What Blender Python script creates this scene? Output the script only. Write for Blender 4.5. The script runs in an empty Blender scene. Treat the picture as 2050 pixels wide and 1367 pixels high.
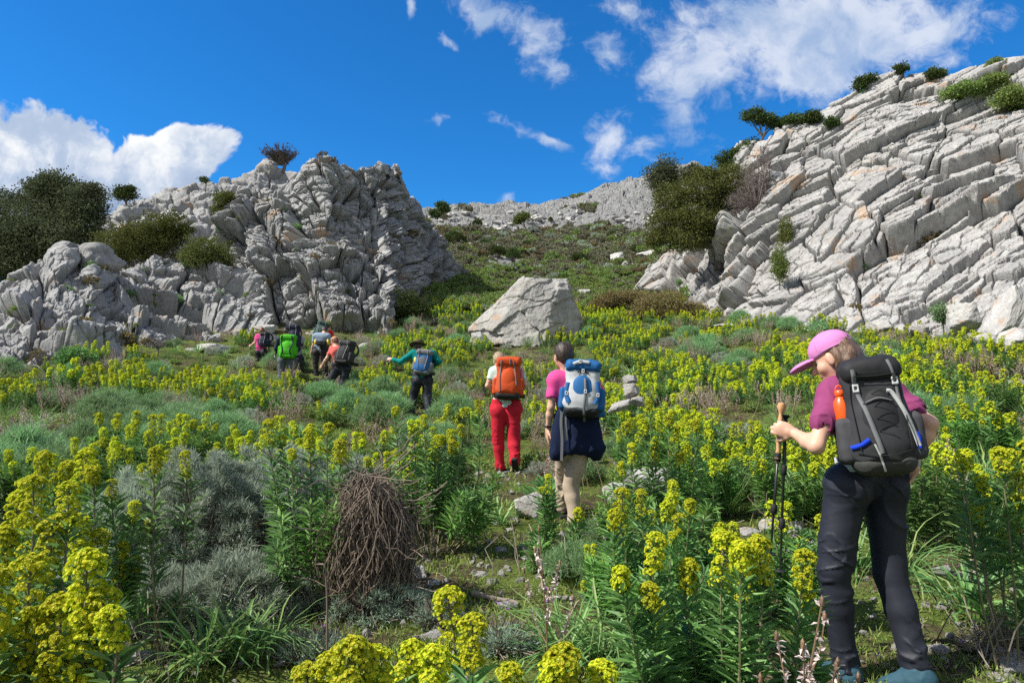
import bpy, math, numpy as np
from math import radians as RAD, sin, cos, pi
rng = np.random.default_rng(11)
sc = bpy.context.scene
COL = sc.collection
F = 1366.67
PITCH = math.atan(116.5 / F)
CP, SP = cos(PITCH), sin(PITCH)

# ---------------------------------------------------------------- places
def W(px, py, Y):
    """point at forward distance Y that is seen in direction (px, py)"""
    a = (px - 1025) / F
    b = (683.5 - py) / F
    yy = CP - b * SP
    return np.array([a / yy * Y, Y, (SP + b * CP) / yy * Y])
def KZ(py):
    b = (683.5 - np.asarray(py, float)) / F
    return (SP + b * CP) / (CP - b * SP)
def AZ(px, py=700):
    b = (683.5 - py) / F
    return math.atan((px - 1025) / F / (CP - b * SP))
def lerp(a, b, t): return a + (b - a) * t
def sstep(a, b, x):
    t = np.clip((np.asarray(x, float) - a) / (b - a), 0, 1)
    return t * t * (3 - 2 * t)
def unit(v):
    v = np.asarray(v, float)
    return v / np.maximum(np.linalg.norm(v, axis=-1, keepdims=True), 1e-9)

# ---------------------------------------------------------------- noise
def _h(ix, iy, iz, seed):
    n = (ix.astype(np.int64) * 374761393 + iy.astype(np.int64) * 668265263 + iz.astype(np.int64) * 2147483647 + seed * 1274126177) & 0xffffffff
    n = ((n ^ (n >> 13)) * 1274126177) & 0xffffffff
    n = ((n ^ (n >> 16)) * 2246822519) & 0xffffffff
    n = n ^ (n >> 15)
    return (n & 0xffffff) / float(0xffffff)
def vnoise(p, seed=0):
    p = np.asarray(p, float)
    i = np.floor(p).astype(np.int64); f = p - i
    f = f * f * f * (f * (f * 6 - 15) + 10)
    out = 0
    for dx in (0, 1):
        wx = f[..., 0] if dx else 1 - f[..., 0]
        for dy in (0, 1):
            wy = f[..., 1] if dy else 1 - f[..., 1]
            for dz in (0, 1):
                wz = f[..., 2] if dz else 1 - f[..., 2]
                out = out + wx * wy * wz * _h(i[..., 0] + dx, i[..., 1] + dy, i[..., 2] + dz, seed)
    return out * 2 - 1
def fbm(p, octv=4, seed=0, gain=0.5):
    p = np.asarray(p, float); a = 1.0; s = 0; n = 0
    for k in range(octv):
        s = s + a * vnoise(p * (2.03 ** k) + 17.3 * k, seed + k); n += a; a *= gain
    return s / n
def n2(x, y, seed=0, octv=3):
    return fbm(np.stack([x, y, np.zeros_like(x) + .37], -1), octv, seed)
def voro(x, y, seed=0, metric=2):
    """cellular pattern: distance to border, cell id, offsets from the cell's centre"""
    ix = np.floor(x).astype(np.int64); iy = np.floor(y).astype(np.int64)
    F1 = np.full(x.shape, 9.); F2 = np.full(x.shape, 9.)
    cx = np.zeros(x.shape); cy = np.zeros(x.shape); gx = np.zeros(x.shape, np.int64); gy = gx.copy()
    z = np.zeros_like(ix)
    for dx in (-1, 0, 1):
        for dy in (-1, 0, 1):
            jx, jy = ix + dx, iy + dy
            qx = jx + .08 + .84 * _h(jx, jy, z, seed); qy = jy + .08 + .84 * _h(jx, jy, z + 1, seed)
            ax, ay = np.abs(x - qx), np.abs(y - qy)
            d = np.maximum(ax, ay) * .75 + (ax + ay) * .25 if metric == 1 else np.hypot(ax, ay)
            n = d < F1
            F2 = np.where(n, F1, np.minimum(F2, d)); F1 = np.where(n, d, F1)
            cx = np.where(n, qx, cx); cy = np.where(n, qy, cy); gx = np.where(n, jx, gx); gy = np.where(n, jy, gy)
    return F1, F2, gx, gy, x - cx, y - cy

# ---------------------------------------------------------------- meshes
class Geo:
    def __init__(s): s.v = []; s.f = []; s.n = []; s.m = []; s.c = 0
    def add(s, v, f, mat=0):
        v = np.asarray(v, np.float32).reshape(-1, 3); f = np.asarray(f, np.int32)
        if len(v) == 0 or len(f) == 0: return
        s.v.append(v); s.f.append((f + s.c).ravel()); s.n.append(np.full(len(f), f.shape[1], np.int32)); s.m.append(np.full(len(f), mat, np.int32)); s.c += len(v)
    def join(s, g, M=None, mat=None):
        for v, f, n, m in zip(g.v, g.f, g.n, g.m): pass
        if not g.v: return
        v = np.concatenate(g.v)
        if M is not None: v = v @ np.asarray(M)[:3, :3].T + np.asarray(M)[:3, 3]
        s.v.append(v.astype(np.float32)); s.f.append(np.concatenate(g.f) + s.c); s.n.append(np.concatenate(g.n)); s.m.append(np.concatenate(g.m) if mat is None else np.full(len(np.concatenate(g.m)), mat, np.int32)); s.c += len(v)
    def mesh(s, name, mats, smooth=False, attrs=None):
        v = np.concatenate(s.v); f = np.concatenate(s.f); n = np.concatenate(s.n); m = np.concatenate(s.m)
        me = bpy.data.meshes.new(name)
        me.vertices.add(len(v)); me.vertices.foreach_set('co', v.astype(np.float32).ravel())
        me.loops.add(len(f)); me.loops.foreach_set('vertex_index', f.astype(np.int32))
        me.polygons.add(len(n)); st = np.concatenate([[0], np.cumsum(n)[:-1]]).astype(np.int32)
        me.polygons.foreach_set('loop_start', st); me.polygons.foreach_set('material_index', m)
        me.polygons.foreach_set('use_smooth', np.full(len(n), bool(smooth)))
        for mt in (mats if isinstance(mats, (list, tuple)) else [mats]): me.materials.append(mt)
        if attrs:
            for k, a in attrs.items():
                at = me.attributes.new(k, 'FLOAT', 'POINT'); at.data.foreach_set('value', np.asarray(a, np.float32).ravel())
        me.update(calc_edges=True)
        return me
    def obj(s, name, mats, parent=None, smooth=False, attrs=None, loc=None):
        me = s.mesh(name, mats, smooth, attrs)
        return link(name, me, parent, loc)
def link(name, data, parent=None, loc=None):
    o = bpy.data.objects.new(name, data); COL.objects.link(o)
    if parent is not None: o.parent = parent
    if loc is not None: o.location = [float(c) for c in loc]
    return o
def tag(o, label=None, cat=None, group=None, kind=None):
    if label: o['label'] = label
    if cat: o['category'] = cat
    if group: o['group'] = group
    if kind: o['kind'] = kind
    return o
def empty(name, loc, label, cat, group=None, rot=(0, 0, 0)):
    o = bpy.data.objects.new(name, None); COL.objects.link(o); o.location = [float(c) for c in loc]; o.rotation_euler = rot
    o.empty_display_size = .1
    return tag(o, label, cat, group)
def gridfaces(nu, nv, flip=False):
    i = np.arange(nu * nv).reshape(nu, nv)
    f = np.stack([i[:-1, :-1], i[1:, :-1], i[1:, 1:], i[:-1, 1:]], -1).reshape(-1, 4)
    return f[:, ::-1] if flip else f
def perp(d):
    d = unit(d); h = np.where(np.abs(d[..., 2:3]) < .9, np.array([0, 0, 1.]), np.array([1., 0, 0]))
    a = unit(np.cross(d, h)); return a, np.cross(d, a)
def leaves(g, base, dirv, L, Wd, mat=0, fold=.25, droop=0.0, nrm=None):
    """lance-shaped leaves, one folded quad each"""
    base = np.asarray(base, float); d = unit(dirv); N = len(base)
    L = np.broadcast_to(L, (N,))[:, None]; Wd = np.broadcast_to(Wd, (N,))[:, None]
    if nrm is None:
        up = np.array([0, 0, 1.]) + rng.normal(0, .35, (N, 3))
    else: up = nrm
    side = unit(np.cross(d, up)); nn = np.cross(side, d)
    mid = base + d * L * .48 + nn * L * 0.03
    tip = base + d * L - np.array([0, 0, 1.]) * L * droop
    v = np.stack([base, mid + side * Wd * .5 + nn * Wd * fold, tip, mid - side * Wd * .5 + nn * Wd * fold], 1)
    g.add(v, np.arange(4 * N).reshape(N, 4), mat)
def ribbons(g, cl, wd, side=None, mat=0, cup=0.0):
    """cl (N,K,3), wd (N,K)"""
    N, K, _ = cl.shape
    t = np.gradient(cl, axis=1)
    if side is None:
        side = unit(np.cross(t, np.array([0, 0, 1.]) + rng.normal(0, .3, (N, 1, 3))))
    else: side = np.broadcast_to(side, cl.shape)
    a = cl + side * wd[..., None] * .5; b = cl - side * wd[..., None] * .5
    if cup:
        nn = unit(np.cross(side, t)); m = cl - nn * wd[..., None] * cup
        v = np.stack([a, m, b], 2).reshape(-1, 3); i = np.arange(N * K * 3).reshape(N, K, 3)
        f = np.concatenate([np.stack([i[:, :-1, 0], i[:, 1:, 0], i[:, 1:, 1], i[:, :-1, 1]], -1).reshape(-1, 4), np.stack([i[:, :-1, 1], i[:, 1:, 1], i[:, 1:, 2], i[:, :-1, 2]], -1).reshape(-1, 4)])
    else:
        v = np.stack([a, b], 2).reshape(-1, 3); i = np.arange(N * K * 2).reshape(N, K, 2)
        f = np.stack([i[:, :-1, 0], i[:, 1:, 0], i[:, 1:, 1], i[:, :-1, 1]], -1).reshape(-1, 4)
    g.add(v, f, mat)
def tubes(g, cl, r, S=5, mat=0, cap=False, flat=None):
    """cl (N,K,3), r (N,K)"""
    cl = np.asarray(cl, float)
    if cl.ndim == 2: cl = cl[None]
    r = np.asarray(r, float)
    if r.ndim < 2: r = np.broadcast_to(r, cl.shape[:2])
    N, K, _ = cl.shape
    t = unit(np.gradient(cl, axis=1))
    mean = unit(cl[:, -1] - cl[:, 0] + 1e-6); a0, _ = perp(mean)
    a = unit(a0[:, None] - t * np.sum(a0[:, None] * t, -1, keepdims=True)); b = np.cross(t, a)
    ang = np.arange(S) * 2 * pi / S
    v = cl[:, :, None] + r[:, :, None, None] * (np.cos(ang)[None, None, :, None] * a[:, :, None] + np.sin(ang)[None, None, :, None] * b[:, :, None])
    i = np.arange(N * K * S).reshape(N, K, S); j = np.roll(i, -1, 2)
    f = np.stack([i[:, :-1], j[:, :-1], j[:, 1:], i[:, 1:]], -1).reshape(-1, 4)
    g.add(v.reshape(-1, 3), f, mat)
    if cap:
        for e, fl in ((0, 1), (K - 1, -1)):
            vv = v[:, e].reshape(-1, 3); g.add(vv, np.arange(N * S).reshape(N, S)[:, ::-fl], mat)
def curve(P, K=12):
    """smooth polyline through control points P (M,3)"""
    P = np.asarray(P, float); M = len(P)
    if M == 2: return P[0] + (P[1] - P[0]) * np.linspace(0, 1, K)[:, None]
    Q = np.vstack([2 * P[0] - P[1], P, 2 * P[-1] - P[-2]])
    out = []
    for t in np.linspace(0, M - 1 - 1e-6, K):
        i = int(t); f = t - i; p0, p1, p2, p3 = Q[i:i + 4]
        out.append(.5 * ((2 * p1) + (-p0 + p2) * f + (2 * p0 - 5 * p1 + 4 * p2 - p3) * f * f + (-p0 + 3 * p1 - 3 * p2 + p3) * f ** 3))
    return np.array(out)
_ico = {}
def ico(n):
    if n not in _ico:
        import bmesh
        bm = bmesh.new(); bmesh.ops.create_icosphere(bm, subdivisions=n, radius=1)
        bm.verts.ensure_lookup_table()
        _ico[n] = (np.array([v.co[:] for v in bm.verts]), np.array([[v.index for v in f.verts] for f in bm.faces])); bm.free()
    return _ico[n]
def ball(g, c, r, n=1, mat=0, M=None):
    v, f = ico(n); v = v * np.asarray(r)
    if M is not None: v = v @ np.asarray(M).T
    g.add(v + np.asarray(c), f, mat)

# ---------------------------------------------------------------- materials
class NT:
    def __init__(s, nt): s.nt = nt
    def n(s, typ, props=None, **kw):
        nd = s.nt.nodes.new('ShaderNode' + typ)
        for k, v in (props or {}).items(): setattr(nd, k, v)
        for k, v in kw.items():
            k2 = k.replace('_', ' ')
            tgt = None
            if k[0] == 'i' and k[1:].isdigit(): tgt = nd.inputs[int(k[1:])]
            else: tgt = nd.inputs[k2]
            s.set(tgt, v)
        return nd
    def set(s, sock, v):
        if isinstance(v, bpy.types.NodeSocket): s.nt.links.new(v, sock)
        elif isinstance(v, bpy.types.Node): s.nt.links.new(v.outputs[0], sock)
        elif isinstance(v, (tuple, list)) and sock.type == 'RGBA' and len(v) == 3: sock.default_value = (*v, 1)
        else: sock.default_value = v
    def math(s, op, a, b=0., c=None, clamp=False):
        nd = s.n('Math', dict(operation=op, use_clamp=clamp)); s.set(nd.inputs[0], a); s.set(nd.inputs[1], b)
        if c is not None: s.set(nd.inputs[2], c)
        return nd.outputs[0]
    def mix(s, f, a, b, blend='MIX'):
        nd = s.n('Mix', dict(data_type='RGBA', blend_type=blend)); s.set(nd.inputs[0], f); s.set(nd.inputs[6], a); s.set(nd.inputs[7], b)
        return nd.outputs[2]
    def ramp(s, f, stops, interp='LINEAR'):
        nd = s.n('ValToRGB'); s.set(nd.inputs[0], f); cr = nd.color_ramp; cr.interpolation = interp
        while len(cr.elements) < len(stops): cr.elements.new(.5)
        for e, (p, c) in zip(cr.elements, stops):
            e.position = p; e.color = (*c, 1) if hasattr(c, '__len__') else (c, c, c, 1)
        return nd.outputs[0]
    def noise(s, scale, detail=4, vec=None, rough=.55, dist=0.):
        nd = s.n('TexNoise', Scale=scale, Detail=detail, Roughness=rough, Distortion=dist)
        if vec is not None: s.set(nd.inputs['Vector'], vec)
        return nd.outputs[0]
    def sm(s, v, a, b):
        nd = s.n('MapRange', dict(interpolation_type='SMOOTHSTEP')); s.set(nd.inputs[0], v); nd.inputs[1].default_value = a; nd.inputs[2].default_value = b
        return nd.outputs[0]
def mat(name):
    m = bpy.data.materials.new(name); m.use_nodes = True; m.node_tree.nodes.clear()
    return m, NT(m.node_tree)
def finish(nt, col, rough=.8, bump=None, bstr=.3, bdist=.02, spec=.3, trans=0., metal=0., sheen=0.):
    p = nt.n('BsdfPrincipled', Roughness=rough, Metallic=metal)
    nt.set(p.inputs['Base Color'], col); p.inputs['Specular IOR Level'].default_value = spec
    if sheen: p.inputs['Sheen Weight'].default_value = sheen
    if bump is not None:
        b = nt.n('Bump', Strength=bstr, Distance=bdist); nt.set(b.inputs['Height'], bump); nt.nt.links.new(b.outputs[0], p.inputs['Normal'])
    out = nt.n('OutputMaterial'); res = p.outputs[0]
    if trans:
        t = nt.n('BsdfTranslucent'); nt.set(t.inputs[0], col)
        mx = nt.n('MixShader'); mx.inputs[0].default_value = trans; nt.nt.links.new(p.outputs[0], mx.inputs[1]); nt.nt.links.new(t.outputs[0], mx.inputs[2]); res = mx.outputs[0]
    nt.nt.links.new(res, out.inputs[0])
def leafmat(name, c1, c2, c3=None, trans=.3, rough=.6, spec=.35, hv=.03):
    m, t = mat(name)
    isl = t.n('NewGeometry').outputs['Random Per Island']
    oi = t.n('ObjectInfo').outputs['Random']
    c = t.ramp(isl, [(0, c1), (1, c2)] if c3 is None else [(0, c1), (.6, c2), (1, c3)])
    hs = t.n('HueSaturation', Color=c); t.set(hs.inputs['Value'], t.math('MULTIPLY_ADD', oi, .35, .83)); t.set(hs.inputs['Hue'], t.math('MULTIPLY_ADD', oi, hv, .5 - hv * .3))
    finish(t, hs.outputs[0], rough, spec=spec, trans=trans)
    return m
def plain(name, col, rough=.8, var=.15, scale=40, bstr=.15, spec=.3, bdist=.004, sheen=0., metal=0.):
    m, t = mat(name)
    oc = t.n('TexCoord').outputs['Object']
    n = t.noise(scale, 4, oc); n0 = t.noise(5.0, 4, oc, .6); n = t.math('ADD', t.math('MULTIPLY', n, .6), t.math('MULTIPLY', n0, .4)); lo = tuple(c * (1 - var) for c in col); hi = tuple(min(1, c * (1 + var)) for c in col)
    finish(t, t.ramp(n, [(.3, lo), (.7, hi)]), rough, bump=n, bstr=bstr, bdist=bdist, spec=spec, sheen=sheen, metal=metal)
    return m
# ================================================================ camera, sky, sun
cam = bpy.data.cameras.new('camera'); cam.lens = 24; cam.sensor_width = 36; cam.clip_end = 3000; cam.clip_start = .05
co = bpy.data.objects.new('camera', cam); COL.objects.link(co); co.rotation_euler = (pi / 2 + PITCH, 0, 0); sc.camera = co
SUN = unit(np.array([-.64, -.20, .74]))
elev = math.asin(SUN[2]); azim = math.atan2(SUN[0], SUN[1])
sl = bpy.data.lights.new('sun', 'SUN'); sl.energy = 5.0; sl.angle = RAD(.5); sl.color = (1, .955, .88)
so = bpy.data.objects.new('sun', sl); COL.objects.link(so)
from mathutils import Vector, Matrix
so.rotation_euler = Vector(SUN).to_track_quat('Z', 'Y').to_euler()
w = bpy.data.worlds.new('World'); sc.world = w; w.use_nodes = True; w.node_tree.nodes.clear(); t = NT(w.node_tree)
sky = t.n('TexSky', dict(sky_type='NISHITA', sun_disc=False, sun_elevation=elev, sun_rotation=azim, altitude=900, air_density=1.0, dust_density=.15, ozone_density=5.0))
hs = t.n('HueSaturation', Color=sky.outputs[0], Saturation=1.22, Hue=.503, Value=1.0)
tc = t.n('TexCoord').outputs['Generated']
sx = t.n('SeparateXYZ', Vector=tc)
yy = t.math('MAXIMUM', sx.outputs[1], .10)
u = t.math('DIVIDE', sx.outputs[0], yy); v = t.math('DIVIDE', sx.outputs[2], yy)
base = t.n('CombineXYZ', X=u, Y=v).outputs[0]
wn = t.n('TexNoise', Scale=3.2, Detail=5, Roughness=.6, Vector=base)
wv = t.n('VectorMath', dict(operation='SUBTRACT')); t.set(wv.inputs[0], wn.outputs[1]); wv.inputs[1].default_value = (.5, .5, .5)
wm = t.n('VectorMath', dict(operation='MULTIPLY_ADD')); t.set(wm.inputs[0], wv); wm.inputs[1].default_value = (.15, .11, 0); t.set(wm.inputs[2], base)
warp = wm.outputs[0]
def cloudset(items):
    acc = None
    for (px, py, rx, ry, st, ang) in items:
        p = W(px, py, 1.0)
        mp = t.n('Mapping', dict(vector_type='TEXTURE'), Vector=warp, Location=(p[0], p[2], 0), Rotation=(0, 0, RAD(ang)), Scale=(rx / F, ry / F, 1))
        ln = t.n('VectorMath', dict(operation='LENGTH'), i0=mp.outputs[0]).outputs['Value']
        m = t.math('MULTIPLY', t.math('SUBTRACT', 1.0, ln), st)
        m = t.math('MAXIMUM', m, -.6)
        acc = m if acc is None else t.n('Math', dict(operation='SMOOTH_MAX'), i0=acc, i1=m, i2=.15).outputs[0]
    return acc
big = cloudset([(70, 350, 210, 130, 1.5, 0), (310, 330, 150, 66, 1.5, 8), (170, 420, 230, 60, 1.4, 0), (-150, 330, 200, 190, 1.5, 0), (-420, 300, 260, 190, 1.2, 0), (2500, 300, 300, 120, 1, 0)])
mid = cloudset([(1650, 55, 430, 130, 1.5, 4), (1620, 140, 210, 95, 1.4, 0), (1850, 55, 200, 80, 1.1, 8), (1380, 120, 130, 130, 1.1, 0), (1360, 215, 60, 60, .8, 0), (1420, 30, 140, 50, .7, 0),
                (1215, 285, 62, 70, .85, -25), (1110, 280, 62, 20, .9, -25), (1360, 262, 75, 42, .7, -20), (1290, 310, 70, 40, .55, 30), (1230, 340, 40, 30, .6, 0),
                (985, 30, 85, 50, .8, -30), (1080, 70, 75, 60, .85, -50), (1120, 145, 60, 35, .7, -40), (1235, 15, 80, 34, .8, 0), (1220, 100, 60, 42, .65, -30),
                (817, 12, 14, 26, .9, 0), (893, 76, 40, 16, .7, -30), (890, 236, 40, 12, .35, 10), (1045, 255, 60, 16, .35, -25), (1020, 400, 20, 14, .5, 0), (1920, 135, 60, 26, .6, 0), (2300, 40, 240, 80, .8, 0)])
f1 = t.n('TexNoise', Scale=9, Detail=10, Roughness=.6, Distortion=.25, Vector=warp).outputs[0]
f2 = t.n('TexNoise', Scale=16, Detail=8, Roughness=.68, Distortion=.2, Vector=warp).outputs[0]
d1 = t.sm(t.math('ADD', big, t.math('MULTIPLY_ADD', f1, 2.3, -1.15)), .0, .22)
d2 = t.sm(t.math('ADD', mid, t.math('MULTIPLY_ADD', f2, 2.4, -1.32)), -.1, .78)
d2 = t.math('MULTIPLY', d2, .8)
n1 = t.n('TexNoise', Scale=8, Detail=7, Roughness=.6, Vector=warp).outputs[0]
low = t.sm(v, float(KZ(440)), float(KZ(330)))
shade = t.math('ADD', t.math('MULTIPLY', t.sm(n1, .40, .62), .6), t.math('MULTIPLY', low, .4))
c1 = t.ramp(shade, [(0, (1.7, 2.5, 4.0)), (.5, (3.6, 4.3, 5.5)), (1, (6.9, 7.0, 7.1))])
c2 = t.ramp(t.sm(f1, .35, .65), [(0, (3.0, 3.9, 5.4)), (1, (5.9, 6.2, 6.8))])
skyc = t.mix(1.0, hs.outputs[0], (.42, 1.12, 1.30), 'MULTIPLY')
mc = t.mix(d2, skyc, c2); mc = t.mix(d1, mc, c1)
back_fill = t.mix(t.sm(t.n('TexNoise', Scale=2.2, Detail=6, Vector=tc).outputs[0], .36, .56), hs.outputs[0], (4.6, 4.8, 5.2)); front = t.sm(sx.outputs[1], -.05, .14); mc = t.mix(front, back_fill, mc)  # unseen sky behind the camera, added whitish cloud brightens it as neutral fill
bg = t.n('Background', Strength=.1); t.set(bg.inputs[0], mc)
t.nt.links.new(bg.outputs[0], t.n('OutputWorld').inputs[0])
sc.view_settings.view_transform = 'Standard'; sc.view_settings.look = 'None'; sc.view_settings.exposure = .53; sc.view_settings.gamma = 1
sc.cycles.use_denoising = False; sc.cycles.max_bounces = 6; sc.cycles.diffuse_bounces = 3; sc.cycles.glossy_bounces = 2; sc.cycles.transmission_bounces = 3; sc.cycles.use_adaptive_sampling = True; sc.cycles.adaptive_threshold = .02; sc.cycles.transparent_max_bounces = 8
sc.cycles.sample_clamp_indirect = 4

# ================================================================ ground height
NEAR = [(.4, None, -1.5), (1.6, None, -1.42)]
COLS = {
    -500: [(3.2, 1350), (5, 1110), (8, 945), (12, 835), (17, 770), (25, 700), (60, 660), (300, 700)],
    0: [(3.2, 1350), (5, 1100), (8, 935), (12, 825), (17, 745), (25, 640), (40, 600), (100, 640), (300, 720)],
    300: [(3.2, 1350), (5, 1110), (8, 945), (12, 840), (17, 765), (22, 700), (27, 640), (40, 600), (100, 620), (300, 720)],
    600: [(3.2, 1350), (6.3, 1060), (9.5, 935), (14, 822), (18, 772), (24, 700), (28, 662), (35, 610), (60, 560), (100, 560), (300, 700)],
    820: [(3.2, 1345), (6.3, 1055), (9.5, 945), (14, 832), (18, 775), (24, 705), (30, 655), (40, 590), (50, 550), (75, 490), (110, 450), (150, 432), (200, 450), (300, 560)],
    930: [(3.2, 1345), (6.3, 1055), (9.5, 945), (14, 835), (19, 762), (24, 700), (30, 652), (40, 592), (60, 530), (80, 490), (110, 445), (140, 418), (150, 414), (200, 440), (300, 560)],
    1080: [(3.2, 1345), (6.3, 1055), (9.5, 945), (14, 835), (19, 762), (25, 682), (32, 640), (45, 590), (60, 545), (80, 500), (110, 448), (140, 414), (150, 410), (200, 430), (300, 560)],
    1250: [(3.2, 1350), (6.3, 1060), (9.5, 935), (14, 815), (19, 735), (25, 668), (32, 628), (45, 585), (60, 540), (80, 490), (110, 420), (135, 378), (145, 372), (200, 400), (300, 560)],
    1400: [(3.2, 1355), (5, 1135), (8, 970), (12, 850), (18, 725), (24, 665), (30, 628), (45, 560), (60, 520), (100, 420), (135, 335), (145, 330), (200, 380), (300, 560)],
    1650: [(3.2, 1362), (5, 1120), (8, 940), (12, 800), (16, 720), (21, 662), (26, 640), (40, 600), (100, 600), (300, 640)],
    2050: [(3.2, 1362), (5, 1090), (8, 910), (12, 785), (16.5, 700), (21, 670), (40, 600), (100, 600), (300, 640)],
    2600: [(3.2, 1350), (5, 1060), (8, 900), (12, 810), (16, 760), (40, 700), (300, 700)],
}
_keys = sorted(COLS); _azs = np.array([AZ(k) for k in _keys])
_lr = np.linspace(math.log(.4), math.log(320), 160)
_tab = []
for k, a in zip(_keys, _azs):
    Y = np.array([.4, 1.6] + [q[0] for q in COLS[k]]); z = np.array([-1.5, -1.42] + [q[0] * float(KZ(q[1])) for q in COLS[k]])
    zz_ = np.interp(_lr, np.log(Y / cos(a)), z)
    for _ in range(2): zz_[1:-1] = .25 * zz_[:-2] + .5 * zz_[1:-1] + .25 * zz_[2:]
    _tab.append(zz_)
_tab = np.array(_tab)
def gbase(x, y):
    x = np.asarray(x, float); y = np.asarray(y, float)
    r = np.maximum(np.hypot(x, y), .4); az = np.arctan2(x, y)
    lr = np.clip((np.log(r) - _lr[0]) / (_lr[1] - _lr[0]), 0, 158.999); i = lr.astype(int); fr = lr - i
    azc = np.clip(az, _azs[0], _azs[-1] - 1e-6); j = np.clip(np.searchsorted(_azs, azc, side='right') - 1, 0, len(_azs) - 2)
    fa = (azc - _azs[j]) / (_azs[j + 1] - _azs[j]); fa = fa * fa * (3 - 2 * fa) * .5 + fa * .5
    z = (lerp(_tab[j, i], _tab[j, i + 1], fr)) * (1 - fa) + lerp(_tab[j + 1, i], _tab[j + 1, i + 1], fr) * fa
    back = sstep(1.0, 1.7, np.abs(az))
    return z * (1 - back) + back * (-1.5 - .04 * np.minimum(r, 60))
def gz(x, y):
    x = np.asarray(x, float); y = np.asarray(y, float); r = np.hypot(x, y)
    a = np.clip(r / 14, .25, 1)
    return gbase(x, y) + .12 * a * n2(x * .7, y * .7, 3, 3) + .02 * n2(x * 5, y * 5, 5, 2)
def G(x, y): return float(gz(np.array([x]), np.array([y]))[0])
def onground(px, Y, py=760):
    p = W(px, py, Y); return np.array([p[0], Y, G(p[0], Y)])
def pxof(x, y, z):
    """direction (px, py) in which a point is seen"""
    yc = y * CP + z * SP; zc = -y * SP + z * CP
    return 1025 + F * x / yc, 683.5 - F * zc / yc

na = 460; nr = 320
az = np.concatenate([np.linspace(-pi, -.85, 40, endpoint=False), np.linspace(-.85, .85, na - 80), np.linspace(.85, pi, 41)[1:]])
na = len(az)
rr = np.concatenate([[.02, .2], np.geomspace(.5, 320, nr - 2)])
A_, R_ = np.meshgrid(az, rr, indexing='ij')
X = np.sin(A_) * R_; Yg = np.cos(A_) * R_
Z = gz(X, Yg)
pxg = 1025 + F * X / np.maximum(Yg, .1)
Z = Z - 1.6 * sstep(30, 38, Yg) 
g = Geo(); g.add(np.stack([X, Yg, Z], -1), gridfaces(na, nr))
m_ground, t = mat('ground_soil')
oc = t.n('TexCoord').outputs['Object']
a = t.noise(1.3, 5, oc); b = t.noise(9, 5, oc, .65); c = t.noise(60, 3, oc)
soil = t.ramp(b, [(.3, (.035, .026, .016)), (.55, (.09, .068, .042)), (.75, (.17, .14, .1))])
moss = t.ramp(c, [(.3, (.045, .07, .015)), (.7, (.15, .19, .04))])
f = t.sm(t.math('ADD', a, t.math('MULTIPLY', b, .6)), .68, .86)
finish(t, t.mix(f, soil, moss), .95, bump=t.math('ADD', b, t.math('MULTIPLY', c, .4)), bstr=.8, bdist=.05, spec=.1)
tag(g.obj('ground', m_ground, smooth=True), 'stony hillside ground under the flowering shrubs', 'ground', kind='structure')

# ================================================================ rock
def rockmat(name, tint=(1, 1, 1), dark=1.0, sc_=1.0):
    m, t = mat(name)
    oc = t.n('TexCoord').outputs['Object']
    n1 = t.noise(.5 * sc_, 5, oc); n2_ = t.noise(3.0 * sc_, 8, oc, .7); n3 = t.noise(16 * sc_, 4, oc, .6)
    st = t.n('Mapping', Vector=oc, Scale=(2.2 * sc_, 2.2 * sc_, .22 * sc_)); n4 = t.noise(1.5, 6, st.outputs[0], .7)
    c = t.ramp(n2_, [(.28, (.26 * tint[0], .225 * tint[1], .217 * tint[2])), (.5, (.345 * tint[0], .337 * tint[1], .32 * tint[2])), (.72, (.45 * tint[0], .437 * tint[1], .41 * tint[2]))])
    c = t.mix(t.math('MULTIPLY', t.sm(n4, .5, .72), .6 * dark), c, (.17, .17, .17))
    c = t.mix(t.math('MULTIPLY', t.sm(n1, .47, .62), .45 * dark), c, (.24, .235, .23))
    och = t.math('MULTIPLY', t.sm(t.noise(.9 * sc_, 4, t.n('Mapping', Vector=oc, Location=(7, 3, 1)).outputs[0]), .60, .70), .5)
    c = t.mix(och, c, (.42, .25, .12))
    c = t.mix(t.math('MULTIPLY', t.sm(n3, .62, .72), .5), c, (.14, .14, .14))
    vo = t.n('TexVoronoi', dict(feature='DISTANCE_TO_EDGE'), Scale=2.6 * sc_)
    wv = t.n('VectorMath', dict(operation='MULTIPLY_ADD')); t.set(wv.inputs[0], t.n('TexNoise', Scale=2.5 * sc_, Detail=4, Vector=oc).outputs[1]); wv.inputs[1].default_value = (.5, .5, .5)
    t.set(wv.inputs[2], t.n('Mapping', Vector=oc, Scale=(1, 1, 1.7)).outputs[0]); t.set(vo.inputs['Vector'], wv)
    cr = t.sm(vo.outputs[0], 0, .05)
    h = t.math('ADD', t.math('ADD', t.math('MULTIPLY', n2_, .6), t.math('MULTIPLY', n3, .12)), t.math('MULTIPLY', cr, .07))
    finish(t, c, .9, bump=h, bstr=.8, bdist=.11 / sc_, spec=.2)
    return m
m_rockR = rockmat('pale_limestone', (1.03, 1.035, 1.04), 1.2)
m_rockL = rockmat('grey_limestone', (.9, .93, .96), 1.3)
m_stone = rockmat('weathered_stone', (1.35, 1.35, 1.33), .6, 1.2)

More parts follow.
